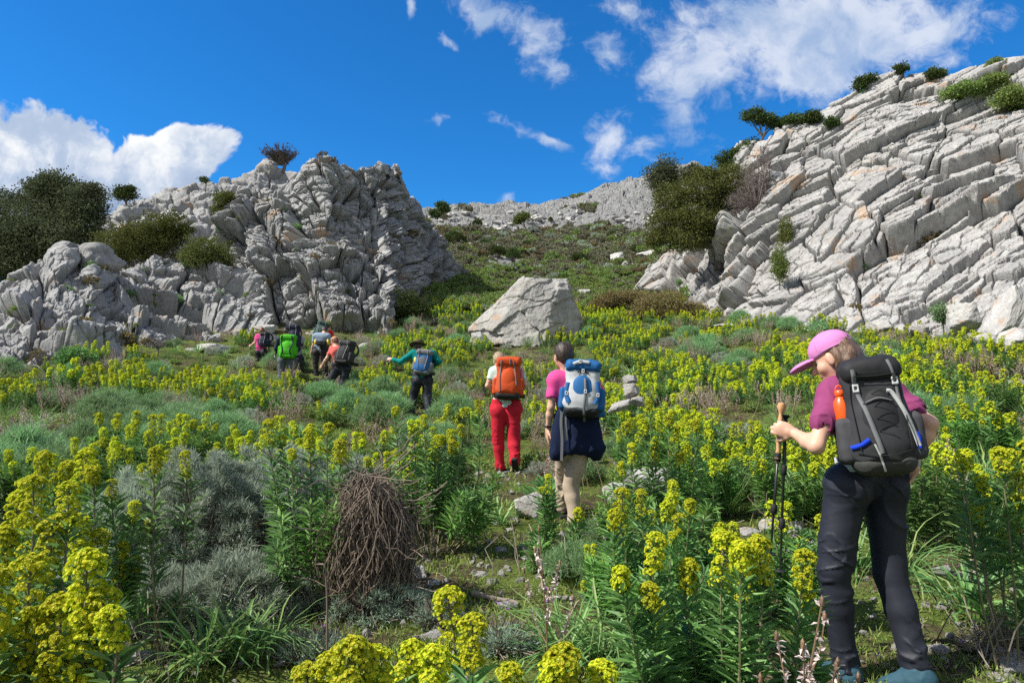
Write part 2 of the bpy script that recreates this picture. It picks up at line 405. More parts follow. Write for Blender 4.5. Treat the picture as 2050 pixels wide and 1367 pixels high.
def blocks(s, t, seed, levels, ang, warp=.14):
    """relief of jointed rock: cells of tilted faces with open joints, in metres"""
    ws = s + warp * n2(s * .35, t * .35, seed + 50, 2); wt = t + warp * n2(s * .35 + 9, t * .35, seed + 51, 2)
    ws = ws + .05 * n2(s * 2.2, t * 2.2, seed + 52); wt = wt + .05 * n2(s * 2.2 + 5, t * 2.2, seed + 53)
    d = np.zeros_like(s); crack = np.zeros_like(s)
    for k, (a, b, amp, tilt, gd, gw) in enumerate(levels):
        th = RAD(ang + (7 if k % 2 else -4)); x = (ws * cos(th) + wt * sin(th)) / a; y = (-ws * sin(th) + wt * cos(th)) / b
        F1, F2, gx, gy, ox, oy = voro(x, y, seed + k, 1)
        z = np.zeros_like(gx)
        r0 = _h(gx, gy, z + 3, seed + k) - .5; r1 = _h(gx, gy, z + 4, seed + k) - .5; r2 = _h(gx, gy, z + 5, seed + k) - .5
        e = F2 - F1; w_ = gw / min(a, b)
        gr = np.exp(-(e / w_) ** 2); big = _h(gx, gy, z + 6, seed + k)
        d += amp * r0 + tilt * amp * (r1 * ox * 2.4 + (r2 - .25) * oy * 2.4) - gd * gr * (.5 + big) - .05 * amp * np.minimum(F1, 1) ** 2
        crack = np.maximum(crack, gr * (1 if k < 2 else .3))
    return d, crack
CRK = []   # spots in the joints where small plants root
def make_cliff(name, label, top, base, Yt, Yb, px0, px1, nu, nv, levels, ang, seed, mt, bulge=0., ribs=0., back=(10, -5), prof=.8, disp=1.0, hmix=None, rough=.05):
    px = np.linspace(px0, px1, nu); ipt = lambda tab: np.interp(px, [q[0] for q in tab], [q[1] for q in tab])
    tp, bs, yt, yb = ipt(top), ipt(base), ipt(Yt), ipt(Yb)
    nb = max(10, nv // 7); tt = np.linspace(0, 1, nv)
    PX = np.repeat(px[:, None], nv + nb, 1); Pz = np.zeros((nu, nv + nb)); PY = np.zeros((nu, nv + nb))
    py = bs[:, None] + (tp - bs)[:, None] * tt[None]
    PY[:, :nv] = yb[:, None] + (yt - yb)[:, None] * (tt[None] ** (1 / prof) if prof else tt[None]); Pz[:, :nv] = KZ(py) * PY[:, :nv]
    tb = np.linspace(0, 1, nb + 1)[1:]
    PY[:, nv:] = yt[:, None] + back[0] * tb[None] ** 1.3; Pz[:, nv:] = Pz[:, nv - 1:nv] + back[1] * tb[None] ** 1.6
    ZY = np.where(np.arange(nv + nb)[None] < nv, Pz / PY, (Pz[:, nv - 1:nv] / PY[:, nv - 1:nv]))
    # x/y for column px at slope z/y
    bb = (ZY * CP - SP) / (CP + ZY * SP)
    PX_ = (PX - 1025) / F / (CP - bb * SP) * PY
    P = np.stack([PX_, PY, Pz], -1)
    # skirt under the base
    P0 = P[:, :1] - np.array([0, -.2, 2.5]); P = np.concatenate([P0, P], 1)
    nt_ = P.shape[1]
    du = np.gradient(P, axis=0); dv = np.gradient(P, axis=1)
    # smooth normals
    N = np.cross(du, dv); N = unit(N)
    for _ in range(30):
        N[1:-1] = (N[:-2] + N[1:-1] + N[2:]) / 3; N[:, 1:-1] = (N[:, :-2] + N[:, 1:-1] + N[:, 2:]) / 3
    N = unit(N); sgn = -1 if np.mean(N[:, :nv, 1]) > 0 else 1; N = N * sgn
    s = np.cumsum(np.linalg.norm(np.diff(P[:, nv // 2], axis=0, prepend=P[:1, nv // 2]), axis=1))[:, None] + np.zeros((1, nt_))
    tcoord = P[..., 2] * 1.0 + (P[..., 1] - P[..., 1].mean()) * .35
    d, crack = blocks(s, tcoord, seed, levels, ang)
    big = fbm(P * np.array([.16, .16, .08]), 3, seed + 20)
    rid = 1 - np.abs(fbm(P * np.array([.42, .42, .12]), 3, seed + 30))
    d = d * disp + bulge * big + ribs * (rid - .75)
    d += rough * fbm(P * 3.2, 4, seed + 40, .6) + .02 * vnoise(P * 14, seed + 44)
    fade = np.minimum(1, np.minimum(np.arange(nu), np.arange(nu)[::-1]) / 6.)[:, None] * (1 - .55 * np.exp(-((np.arange(nt_) - nv) / (nv * .06)) ** 2) - .55 * np.exp(-(np.arange(nt_) / (nv * .07)) ** 2))[None]
    Q = P + N * (d * fade)[..., None]
    g = Geo(); g.add(Q, gridfaces(nu, nt_, flip=(sgn > 0)))
    o = g.obj(name, mt, smooth=True)
    tag(o, label, 'cliff', kind='structure')
    c = (crack[:, :nv] > .8) & (N[:, :nv, 2] > .1)
    ii = np.argwhere(c & (rng.random(c.shape) < .01)); CRK.append((seed, Q[ii[:, 0], ii[:, 1]], N[ii[:, 0], ii[:, 1]]))
    return Q
LV_B = [(1.9, 3.0, .62, 1.0, .95, .10), (.9, 1.15, .28, 1.2, .5, .055), (.42, .42, .08, 1.2, .16, .028), (.16, .14, .04, .6, .03, .02)]
LV_A = [(2.8, 3.2, 1.1, .5, .8, .2), (1.2, 1.3, .45, .6, .35, .1), (.5, .45, .15, .6, .1, .05)]
LV_C = [(2.0, 3.2, .8, 1.1, .7, .09), (1.0, 1.2, .24, 1.2, .42, .05), (.48, .42, .08, 1.2, .13, .026), (.18, .14, .03, .6, .02, .02)]
LV_D = [(4.4, 3.4, .50, 1.0, 1.1, .085), (2.0, 1.5, .22, 1.2, .6, .045), (1.0, .7, .07, 1.3, .18, .022), (.4, .24, .02, .8, .045, .013)]
make_cliff('cliff', 'grey rock ridge behind the tall left cliff, a bare tree on its top',
    [(60, 500), (150, 470), (190, 445), (215, 425), (250, 400), (300, 388), (350, 376), (400, 365), (440, 357), (480, 352), (505, 337), (515, 328), (530, 322), (548, 320), (560, 335), (590, 337), (620, 330), (660, 335), (700, 345), (740, 380)],
    [(60, 570), (740, 570)], [(60, 48), (300, 52), (550, 56), (740, 58)], [(60, 40), (740, 44)], 60, 740, 420, 200, LV_A, 80, 100, m_rockL, .9, 1.2)
Q_B = make_cliff('cliff', 'tall grey jointed limestone cliff left of the valley',
    [(415, 560), (428, 466), (445, 430), (470, 392), (500, 374), (530, 374), (560, 400), (574, 416), (590, 380), (609, 347), (640, 322), (657, 316), (670, 330), (690, 326), (718, 338), (726, 333), (766, 324), (796, 335), (809, 351), (821, 397), (838, 409), (841, 430), (848, 447), (879, 460), (892, 492), (912, 522), (940, 548)],
    [(415, 640), (520, 664), (600, 674), (700, 676), (780, 660), (800, 610), (850, 566), (905, 552), (940, 556)],
    [(415, 32), (500, 33.5), (570, 33), (655, 33.5), (766, 37), (810, 40), (850, 45), (910, 48), (940, 48)],
    [(415, 30), (520, 27.5), (600, 27), (780, 28), (800, 32), (850, 40), (905, 46), (940, 47.5)], 415, 940, 760, 560, LV_B, 8, 200, m_rockL, .8, .6)
Q_C = make_cliff('cliff', 'low grey rock outcrop of pointed slabs at the left edge',
    [(-600, 600), (-250, 560), (-100, 560), (0, 572), (40, 542), (80, 517), (130, 508), (158, 522), (183, 508), (210, 545), (228, 557), (270, 527), (290, 515), (308, 502), (330, 512), (370, 520), (400, 530), (440, 522), (470, 540), (500, 556), (525, 590), (545, 650)],
    [(-600, 790), (0, 752), (50, 745), (100, 740), (160, 722), (200, 720), (270, 706), (350, 700), (450, 686), (545, 664)],
    [(-600, 22), (0, 23), (200, 26), (350, 29), (545, 31)], [(-600, 15), (0, 16.8), (200, 19.6), (350, 22.4), (545, 26)], -350, 545, 760, 400, LV_C, 68, 300, m_rockL, .6, .5)
Q_D = make_cliff('cliff', 'large pale bedded limestone cliff filling the right side',
    [(1255, 590), (1270, 572), (1300, 532), (1330, 508), (1400, 482), (1440, 470), (1452, 345), (1480, 285), (1535, 285), (1560, 262), (1600, 244), (1640, 228), (1680, 200), (1700, 188), (1720, 168), (1750, 148), (1800, 135), (1850, 140), (1880, 150), (1910, 150), (1960, 135), (2000, 125), (2050, 118), (2300, 80)],
    [(1255, 590), (1300, 592), (1350, 606), (1420, 618), (1500, 636), (1550, 656), (1600, 661), (1700, 668), (1800, 678), (1900, 684), (2000, 700), (2050, 712), (2350, 760)],
    [(1255, 40), (1330, 40), (1440, 35.5), (1480, 35), (1535, 33.5), (1640, 33.5), (1750, 33.5), (1850, 32.5), (2050, 29.5), (2700, 22)],
    [(1255, 39), (1300, 37), (1400, 30), (1550, 24), (1700, 20.6), (1900, 18), (2050, 16.2), (2700, 13)], 1255, 2350, 1050, 680, LV_D, 27, 400, m_rockR, .8, .0, prof=.9, rough=.035)

# ---------------------------------------------------------------- far slope
nu, nv = 800, 480
pxs = np.linspace(770, 1560, nu); Ys = np.geomspace(29, 210, nv)
ua = np.tan([AZ(p, 560) for p in pxs])
X = ua[:, None] * Ys[None]; Yy = np.zeros((nu, 1)) + Ys[None]
Z = gbase(X, Yy)
P = np.stack([X, Yy, Z], -1)
d, ck = blocks(X * 1.0, Yy * .8, 77, [(6.5, 4.6, 1.6, .9, .7, .4), (2.6, 2.2, .8, .9, .5, .2), (1.0, 1.0, .35, .8, .2, .1)], -25)
PXh, PYh = pxof(X, Yy, Z)
mask = fbm(np.stack([X * .10, Yy * .06, Z * 0], -1), 4, 71, .6) * 1.5
up = sstep(500, 425, PYh) * .95 + sstep(1180, 1300, PXh) * sstep(510, 440, PYh) * .5 - .48
rk = sstep(-.02, .16, mask + up + .25 * vnoise(P * .5, 79)) * sstep(45, 65, Yy) * (.3 + .7 * sstep(900, 840, PXh * 0 + PXh * 1.0 - 0) + .7 * sstep(850, 950, PXh)).clip(0, 1)
Z2 = Z + rk * (np.maximum(d + .9, -.2) * .5 + 1.6 * np.maximum(fbm(P * .07, 2, 90), -.3)) * np.clip(Yy / 90, .5, 1.3) + .25 * fbm(P * .35, 3, 72) + (1 - rk) * .22 * np.abs(vnoise(P * 1.2, 73)) - .25
edge = np.minimum(1, np.minimum(np.arange(nu), np.arange(nu)[::-1]) / 20.)[:, None] * np.minimum(1, np.arange(nv) / 12.)[None]
Z2 = Z2 - (1 - edge) * 1.2
g = Geo(); g.add(np.stack([X, Yy, Z2], -1), gridfaces(nu, nv))
m_hill, t = mat('scrub_slope')
oc = t.n('TexCoord').outputs['Object']; at = t.n('Attribute', dict(attribute_name='rock')).outputs['Fac']
n1 = t.noise(.16, 4, oc); nn2 = t.noise(1.6, 6, oc, .7); n3 = t.noise(5, 5, oc, .7)
veg = t.ramp(nn2, [(.3, (.09, .10, .045)), (.5, (.17, .17, .085)), (.68, (.28, .26, .18))])
veg = t.mix(t.sm(n1, .45, .62), veg, t.ramp(n3, [(.3, (.09, .125, .035)), (.7, (.2, .23, .07))]))
rc = t.ramp(t.math('ADD', t.math('MULTIPLY', nn2, .5), t.math('MULTIPLY', n3, .5)), [(.3, (.12, .12, .115)), (.5, (.30, .30, .29)), (.7, (.48, .475, .46))])
finish(t, t.mix(t.sm(t.math('ADD', at, t.math('MULTIPLY_ADD', n3, .5, -.25)), .4, .6), veg, rc), .95, bump=t.math('ADD', nn2, t.math('MULTIPLY', n3, .6)), bstr=1, bdist=.5, spec=.1)
tag(g.obj('hill', m_hill, attrs={'rock': rk}), 'scrub slope rising to a rocky white ridge in the middle', 'hill', kind='structure')
_hx, _hy, _hz, _hr = ua, Ys, Z2, rk
def hill(px, Y):
    i = int(np.clip((px - 770) / (1560 - 770) * (nu - 1), 0, nu - 1)); j = int(np.clip(np.searchsorted(Ys, Y), 0, nv - 1))
    return np.array([_hx[i] * Y, Y, _hz[i, j]]), _hr[i, j]
# ================================================================ plant materials
m_spl = leafmat('spurge_leaf', (.095, .185, .06), (.165, .30, .085), (.25, .40, .11), trans=.35, rough=.5)
m_splb = leafmat('spurge_leaf_bright', (.12, .25, .05), (.22, .38, .08), trans=.35)
m_spf = leafmat('spurge_flower', (.34, .47, .02), (.58, .62, .02), (.72, .70, .025), trans=.35, rough=.7, hv=.012)
m_spc = leafmat('spurge_nectary', (.52, .42, .02), (.6, .48, .02), trans=.1, hv=.0)
m_stem = leafmat('spurge_stem', (.12, .14, .05), (.2, .15, .1), trans=0)
m_dry = leafmat('dry_twig', (.15, .11, .085), (.34, .29, .24), trans=0, rough=.9)
m_dead = leafmat('dead_stem', (.085, .062, .048), (.23, .175, .135), trans=0, rough=.8)
m_fen = leafmat('fennel_leaf', (.14, .26, .10), (.25, .40, .17), (.33, .47, .24), trans=.35)
m_grey = leafmat('grey_leaf', (.27, .33, .25), (.39, .45, .35), (.51, .55, .43), trans=.3, rough=.8)
m_strap = leafmat('strap_leaf', (.08, .18, .05), (.18, .32, .09), (.34, .43, .14), trans=.3, rough=.45)
m_broad = leafmat('broad_leaf', (.06, .20, .05), (.13, .32, .08), trans=.25, rough=.4)
m_grass = leafmat('grass_blade', (.10, .16, .025), (.22, .30, .05), (.33, .36, .10), trans=.3)
m_asph = leafmat('asphodel_petal', (.52, .42, .38), (.72, .62, .60), trans=.2)
m_asphs = leafmat('asphodel_stalk', (.16, .10, .06), (.28, .17, .10), trans=0)
m_scrub = leafmat('scrub_leaf', (.13, .13, .075), (.21, .20, .125), (.31, .29, .2), trans=.2)
m_scrubg = leafmat('scrub_leaf_green', (.12, .18, .045), (.22, .30, .07), (.33, .39, .11), trans=.3)
m_brown = leafmat('brown_scrub_leaf', (.15, .10, .04), (.24, .17, .075), (.2, .21, .08), trans=.2)
m_vio = leafmat('violet_petal', (.22, .04, .38), (.4, .1, .55), trans=.2)
m_litter = leafmat('leaf_litter', (.10, .07, .045), (.3, .23, .15), trans=0, rough=.95)

def rdir(n, up=0.):
    d = rng.normal(0, 1, (n, 3)); d[:, 2] = np.abs(d[:, 2]) + up if up is not None else d[:, 2]
    return unit(d)
# ---------------------------------------------------------------- spurge
def head_geo(R_=.05, H=.17, fl=220, det=2, seed=0):
    """inflorescence: a domed umbel over whorls of smaller umbels, origin at its base"""
    g = Geo(); rg = np.random.default_rng(seed)
    C = []; S_ = []
    nd = 9
    for k in range(nd):
        a = k * 2.4; rr_ = R_ * .62 * math.sqrt(k / nd); C.append((rr_ * cos(a), rr_ * sin(a), H - rr_ * rr_ / R_ * 1.2)); S_.append(R_ * .42)
    z = H * .86; k = 0
    while z > H * .06:
        a = k * 2.4 + rg.normal(0, .2); rr_ = R_ * (.40 + .22 * z / H) * rg.uniform(.8, 1.1); C.append((rr_ * cos(a), rr_ * sin(a), z)); S_.append(R_ * rg.uniform(.30, .42)); z -= H * .042; k += 1
    C = np.array(C); S_ = np.array(S_); w_ = S_ ** 2; w_ /= w_.sum()
    id_ = rg.choice(len(C), fl, p=w_)
    out = unit(C * np.array([1, 1, 0]) + np.array([0, 0, .03]) + (C[:, 2:3] > H * .7) * np.array([0, 0, .05]))[id_]
    d = unit(rg.normal(0, .5, (fl, 3)) + out)
    p = C[id_] + d * S_[id_][:, None] * rg.uniform(.82, 1.12, (fl, 1))
    a, b = perp(d); n = {2: 5, 1: 4, 0: 3}[det]; fr = {2: .0058, 1: .0088, 0: .019}[det] * (R_ / .05) * rg.uniform(.8, 1.25, fl)
    ang = np.arange(n) * 2 * pi / n
    rim = p[:, None] + fr[:, None, None] * (np.cos(ang)[None, :, None] * a[:, None] + np.sin(ang)[None, :, None] * b[:, None]) + d[:, None] * (.0045 if det == 2 else .0035)
    v = np.concatenate([p[:, None], rim], 1); i = np.arange(fl)[:, None] * (n + 1)
    f = np.concatenate([np.stack([i[:, 0], i[:, 0] + 1 + k, i[:, 0] + 1 + (k + 1) % n], -1) for k in range(n)])
    g.add(v.reshape(-1, 3), f, 0)
    if det == 2:
        r2 = fr * .42; tri = p[:, None] + d[:, None] * .0045 + r2[:, None, None] * (np.cos(ang[:4] * 1.25)[None, :, None] * a[:, None] + np.sin(ang[:4] * 1.25)[None, :, None] * b[:, None])
        g.add(tri.reshape(-1, 3), np.arange(fl * 4).reshape(fl, 4), 1)
    zz = np.linspace(-.02, H * .95, 4); tubes(g, np.stack([zz * 0, zz * 0, zz], -1)[None], np.full((1, 4), .003), 4, 2)
    if det:
        ns = len(C); cl = np.stack([np.stack([C[:, 0] * 0, C[:, 1] * 0, C[:, 2] - np.hypot(C[:, 0], C[:, 1]) * .9], -1), C], 1); tubes(g, cl, np.full((ns, 2), .0013), 3, 2)
    return g
MH = [m_spf, m_spc, m_stem]
HEADS = {2: [head_geo(.051, h_, 760, 2, k).mesh('flower_head', MH) for k, h_ in enumerate((.12, .17, .21, .10))],
         1: [head_geo(.052, h_, 330, 1, k + 9).mesh('flower_head', MH) for k, h_ in enumerate((.10, .16, .21, .13))]}
def stem_leaves(g, cl, nper, L, w, mat, t0=.3, up=.3, rg=rng):
    """leaves spiralled up each stem; cl (K,3)"""
    K = len(cl); t = np.sort(rg.uniform(t0, 1, nper)); i = np.clip((t * (K - 1)).astype(int), 0, K - 2); f = (t * (K - 1) - i)[:, None]
    p = cl[i] * (1 - f) + cl[i + 1] * f; ax = unit(cl[i + 1] - cl[i]); a, b = perp(ax)
    an = np.arange(nper) * 2.4 + rg.normal(0, .3, nper); u_ = up + .75 * (t - .55)[:, None]
    d = np.cos(an)[:, None] * a + np.sin(an)[:, None] * b + ax * u_ + rg.normal(0, .12, (nper, 3))
    leaves(g, p, d, L * rg.uniform(.7, 1.15, nper) * (.7 + .5 * np.sin(t * 2.6)), w * rg.uniform(.8, 1.2, nper), mat, nrm=ax + rg.normal(0, .25, (nper, 3)))
def spurge_geo(g, stems, det, leafn, L=.065, w=.011, bright=.1, dryn=0, rg=rng, t0=.42):
    for (a, b, hd) in stems:
        a = np.asarray(a, float); b = np.asarray(b, float); h = b[2] - a[2]
        mid = a * .5 + b * .5 + np.array([(b - a)[0] * .18, (b - a)[1] * .18, -.05 * h]) + rg.normal(0, .02, 3)
        cl = curve([a, mid, b], 8 if det > 1 else 5)
        tubes(g, cl[None], np.linspace(.006, .0035, len(cl))[None], 5 if det > 1 else 3, 2)
        stem_leaves(g, cl, leafn, L, w, 1 if (not hd and rg.random() < bright * 4) or rg.random() < bright else 0, t0 if hd else t0 - .02, rg=rg)
    c0 = np.mean([s_[0] for s_ in stems], 0); rad = .2
    if dryn:
        p = c0 + np.stack([rg.normal(0, rad, dryn), rg.normal(0, rad, dryn), rg.uniform(-.02, .1, dryn)], -1)
        d = unit(rg.normal(0, .7, (dryn, 3)) + [0, 0, .8]); k = np.linspace(0, 1, 4)[None, :, None]
        cl = p[:, None] + d[:, None] * k * rg.uniform(.12, .38, (dryn, 1, 1)) + rg.normal(0, .025, (dryn, 4, 3)) * k
        tubes(g, cl, np.full((dryn, 4), .0032), 3, 3)
MS = [m_spl, m_splb, m_stem, m_dry]
def rootstems(rg, n, hts, spread, fl):
    st = []
    for k in range(n):
        a = rg.uniform(0, 2 * pi); r_ = math.sqrt(rg.random()) * spread; h = rg.uniform(*hts)
        root = np.array([.35 * r_ * cos(a), .35 * r_ * sin(a), -.04]); tip = np.array([r_ * cos(a) + rg.normal(0, .03), r_ * sin(a) + rg.normal(0, .03), h - .35 * r_ * r_ / max(spread, .1)])
        st.append((root, tip, rg.random() < fl))
    return st
# copies of three near kinds with flower heads as parts, and five small kinds in one mesh
NEARP = []
for k in range(4):
    rg = np.random.default_rng(100 + k); st = rootstems(rg, 24, (.34, .66), .38, .36); g = Geo(); spurge_geo(g, st, 2, 84, L=.095, w=.020, dryn=30, rg=rg)
    NEARP.append((g.mesh('foliage', MS), st))
MMID = [m_spf, m_spc, m_stem, m_spl, m_splb, m_dry]
def midgeo(seed, n, hts, spread, fl, fn=95, ln=36):
    rg = np.random.default_rng(seed); st = rootstems(rg, n, hts, spread, fl); g = Geo(); s_ = Geo(); spurge_geo(s_, st, 1, ln, L=.085, w=.022, dryn=14, rg=rg)
    remap = np.array([3, 4, 2, 5])
    for q in range(len(s_.m)): s_.m[q] = remap[s_.m[q]]
    g.join(s_)
    for (a, b, hd) in st:
        if hd:
            hg = head_geo(.05 * rg.uniform(.8, 1.15), rg.uniform(.09, .2), fn, 0, int(rg.integers(1e6))); ax = unit(np.array([b[0] * .25, b[1] * .25, 1.])); x_, y_ = perp(ax)
            M = np.eye(4); M[:3, 0] = x_; M[:3, 1] = y_; M[:3, 2] = ax; M[:3, 3] = b - [0, 0, .02]; g.join(hg, M)
    return g
MIDP = [midgeo(200 + k, 20 + 3 * k, (.32, .64), .40, [.5, .36, .62, .26, .42][k]).mesh('spurge_plant', MMID) for k in range(5)]

# ---------------------------------------------------------------- other kinds
def fennel_geo(R_=.5, H=.45, n=5200, seed=0, wd=.0035):
    rg = np.random.default_rng(seed); g = Geo(); nf = 46
    a = rg.uniform(0, 2 * pi, nf); rr_ = np.sqrt(rg.random(nf)) * R_ * .8; C = np.stack([rr_ * np.cos(a), rr_ * np.sin(a), H * (1 - (rr_ / R_) ** 2) * .85 + .03], -1)
    i = rg.integers(0, nf, n); d = unit(rg.normal(0, 1, (n, 3)) + [0, 0, .45]); p = C[i] + d * rg.uniform(.0, .07, (n, 1)) + rg.normal(0, .035, (n, 3))
    L = rg.uniform(.05, .13, n)
    leaves(g, p, d, L, wd * 2, 0, fold=.1)
    k = np.linspace(0, 1, 4)[None, :, None]; cl = np.array([0, 0, -.03]) * (1 - k) + C[:, None] * k + np.array([0, 0, .08]) * k * (1 - k) * 2
    tubes(g, cl, np.full((nf, 4), .004), 4, 1)
    return g
FEN = [fennel_geo(.5, .42, 6000, 1).mesh('fennel_clump', [m_fen, m_splb]), fennel_geo(.42, .5, 5200, 2).mesh('fennel_clump', [m_fen, m_splb])]
def puffs(g, C, nr_, per, L, wd, mat=0, mats=None, up=.3, rg=rng):
    n = len(C) * per; c = np.repeat(C, per, 0); o = np.repeat(nr_, per, 0)
    d = unit(rg.normal(0, .75, (n, 3)) + o * 1.0 + [0, 0, up]); leaves(g, c + d * rg.uniform(.0, .02, (n, 1)) + rg.normal(0, .012, (n, 3)), d, L * rg.uniform(.6, 1.2, n), wd, mat, fold=.15)
def grey_geo(R_=(.6, .5, .4), npf=260, per=46, L=.06, wd=.005, seed=0, twigs=140):
    rg = np.random.default_rng(seed); g = Geo(); d = unit(rg.normal(0, 1, (npf, 3))); d[:, 2] = np.abs(d[:, 2])
    s = rg.uniform(.72, 1.02, (npf, 1)) * (1 + .22 * vnoise(d * 2.3 + seed, 4)[:, None]); C = d * np.array(R_) * s
    puffs(g, C, d, per, L, wd, 0, rg=rg)
    k = np.linspace(0, 1, 4)[None, :, None]; q = C[:twigs]; cl = q[:, None] * k * .98 + rg.normal(0, .03, (len(q), 4, 3)) * k * (1 - k) * 3
    tubes(g, cl, np.full((len(q), 4), .004), 4, 1)
    n = 260; dd = unit(rg.normal(0, 1, (n, 3)) * [1, 1, .6] + [0, 0, .2]); p = dd * np.array(R_) * rg.uniform(.3, .8, (n, 1)); cl = p[:, None] + unit(rg.normal(0, 1, (n, 1, 3))) * k * .16
    tubes(g, cl, np.full((n, 4), .0025), 3, 1)
    return g
def strap_geo(n=60, L=(.35, .6), w=.016, seed=0, arch=1., K=9):
    rg = np.random.default_rng(seed); g = Geo(); a = rg.uniform(0, 2 * pi, n); e = rg.uniform(.75, 1.45, n); ln = rg.uniform(*L, n)
    hd = np.stack([np.cos(a), np.sin(a), 0 * a], -1); k = np.linspace(0, 1, K)[None, :]
    ee = e[:, None] - k * arch * rg.uniform(.5, 1.9, (n, 1)) * (1.1 + .6 * (1.4 - e[:, None])); ds = ln[:, None] / (K - 1)
    st = hd[:, None] * (np.cos(ee) * ds)[..., None] + np.array([0, 0, 1]) * (np.sin(ee) * ds)[..., None]
    cl = np.cumsum(st, 1) + hd[:, None] * .03; cl[..., 2] = np.maximum(cl[..., 2], .01 + 0 * cl[..., 2]); cl += rg.normal(0, .006, cl.shape)
    wd = w * np.clip(np.sin(np.clip(k * 1.0 + .12, 0, 1) * pi) ** .5, .05, 1) * (1 - k ** 3 * .9) * rg.uniform(.6, 1.2, (n, 1))
    sd = np.cross(hd, [0, 0, 1.])[:, None] + rg.normal(0, .25, (n, 1, 3)); ribbons(g, cl, wd, unit(sd), 0, cup=.18)
    return g
STRAP = [strap_geo(70, (.35, .62), .017, 1, 1.0).mesh('asphodel_rosette', [m_strap]), strap_geo(48, (.3, .5), .022, 2, .8).mesh('asphodel_rosette', [m_strap]), strap_geo(120, (.4, .62), .008, 3, .45).mesh('asphodel_rosette', [m_strap]), strap_geo(80, (.35, .7), .011, 4, 1.3).mesh('asphodel_rosette', [m_strap])]
def spike_geo(H=.8, nb=7, seed=0, bloom=120):
    rg = np.random.default_rng(seed); g = Geo(); cl = curve([[0, 0, 0], [rg.normal(0, .02), rg.normal(0, .02), H * .5], [rg.normal(0, .04), rg.normal(0, .04), H]], 10); tubes(g, cl[None], np.linspace(.005, .002, 10)[None], 5, 1)
    axs = [(cl[5:], 40)]
    for k in range(nb):
        t_ = 4 + (k / nb) * 3.5; i = int(t_); b = cl[i] * (1 - (t_ - i)) + cl[i + 1] * (t_ - i); a = k * 2.4; o = np.array([cos(a), sin(a), 0]); l = .17 * (1 - k / nb * .5)
        c2 = curve([b, b + o * l * .4 + [0, 0, l * .5], b + o * l * .62 + [0, 0, l * 1.25]], 6); tubes(g, c2[None], np.linspace(.003, .0015, 6)[None], 4, 1); axs.append((c2[2:], 22))
    for c2, m in axs:
        m = int(m * bloom / 120); t_ = rg.uniform(0, len(c2) - 1.001, m); i = t_.astype(int); f = (t_ - i)[:, None]; p = c2[i] * (1 - f) + c2[i + 1] * f
        d = unit(rg.normal(0, 1, (m, 3)) + [0, 0, .6]); leaves(g, p, d, .020 * rg.uniform(.6, 1.2, m), .009, 0)
        ball(g, c2[-1], (.006, .006, .016), 1, 1)
    return g
MSP = [m_asph, m_asphs]
SPIKE = [spike_geo(.75, 6, 1).mesh('flower_spike', MSP), spike_geo(.9, 8, 2).mesh('flower_spike', MSP), spike_geo(.6, 4, 3).mesh('flower_spike', MSP)]
def bush_geo(R_, npf, per, L, wd, seed, lump=.25, stems=6):
    """round leafy bush made of clumps of small leaves on limbs"""
    rg = np.random.default_rng(seed); g = Geo(); d = unit(rg.normal(0, 1, (npf, 3))); d[:, 2] = np.where(d[:, 2] < -.15, -d[:, 2], d[:, 2])
    s = rg.uniform(.55, 1.0, (npf, 1)) ** .5 * (1 + lump * fbm(d * 1.9 + seed, 2, seed)[:, None] * 2); C = d * np.array(R_) * s + [0, 0, R_[2] * .75]
    n = npf * per; c = np.repeat(C, per, 0) + rg.normal(0, 1, (n, 3)) * np.mean(R_) * .085; dd = unit(rg.normal(0, .8, (n, 3)) + np.repeat(d, per, 0) + [0, 0, .3])
    leaves(g, c, dd, L * rg.uniform(.6, 1.3, n), wd, 0, nrm=rg.normal(0, 1, (n, 3)))
    k = np.linspace(0, 1, 5)[None, :, None]; q = C[:: max(1, npf // (stems * 5))]; cl = q[:, None] * k + rg.normal(0, .04, (len(q), 5, 3)) * k * (1 - k) * 4 * np.mean(R_); tubes(g, cl, np.linspace(.03, .008, 5)[None] * np.mean(R_) * np.ones((len(q), 1)), 4, 1)
    return g
m_dkleaf = leafmat('dark_bush_leaf', (.05, .075, .022), (.08, .11, .035), (.12, .155, .05), trans=.2, rough=.9, spec=.1)
m_oak = leafmat('evergreen_oak_leaf', (.075, .09, .045), (.11, .125, .065), (.16, .17, .09), trans=.2, rough=.9, spec=.1)
m_jun = leafmat('juniper_leaf', (.10, .12, .035), (.15, .175, .05), (.21, .23, .07), trans=.2, rough=.9, spec=.1)
m_bark, t = mat('bark'); oc = t.n('TexCoord').outputs['Object']; nn = t.noise(6, 6, t.n('Mapping', Vector=oc, Scale=(3, 3, .6)).outputs[0], .7); finish(t, t.ramp(nn, [(.3, (.06, .045, .035)), (.7, (.22, .18, .15))]), .95, bump=nn, bstr=.8, bdist=.05)
m_barkg, t = mat('grey_bark'); oc = t.n('TexCoord').outputs['Object']; nn = t.noise(6, 6, oc, .7); finish(t, t.ramp(nn, [(.3, (.10, .08, .075)), (.7, (.26, .215, .2))]), .95)

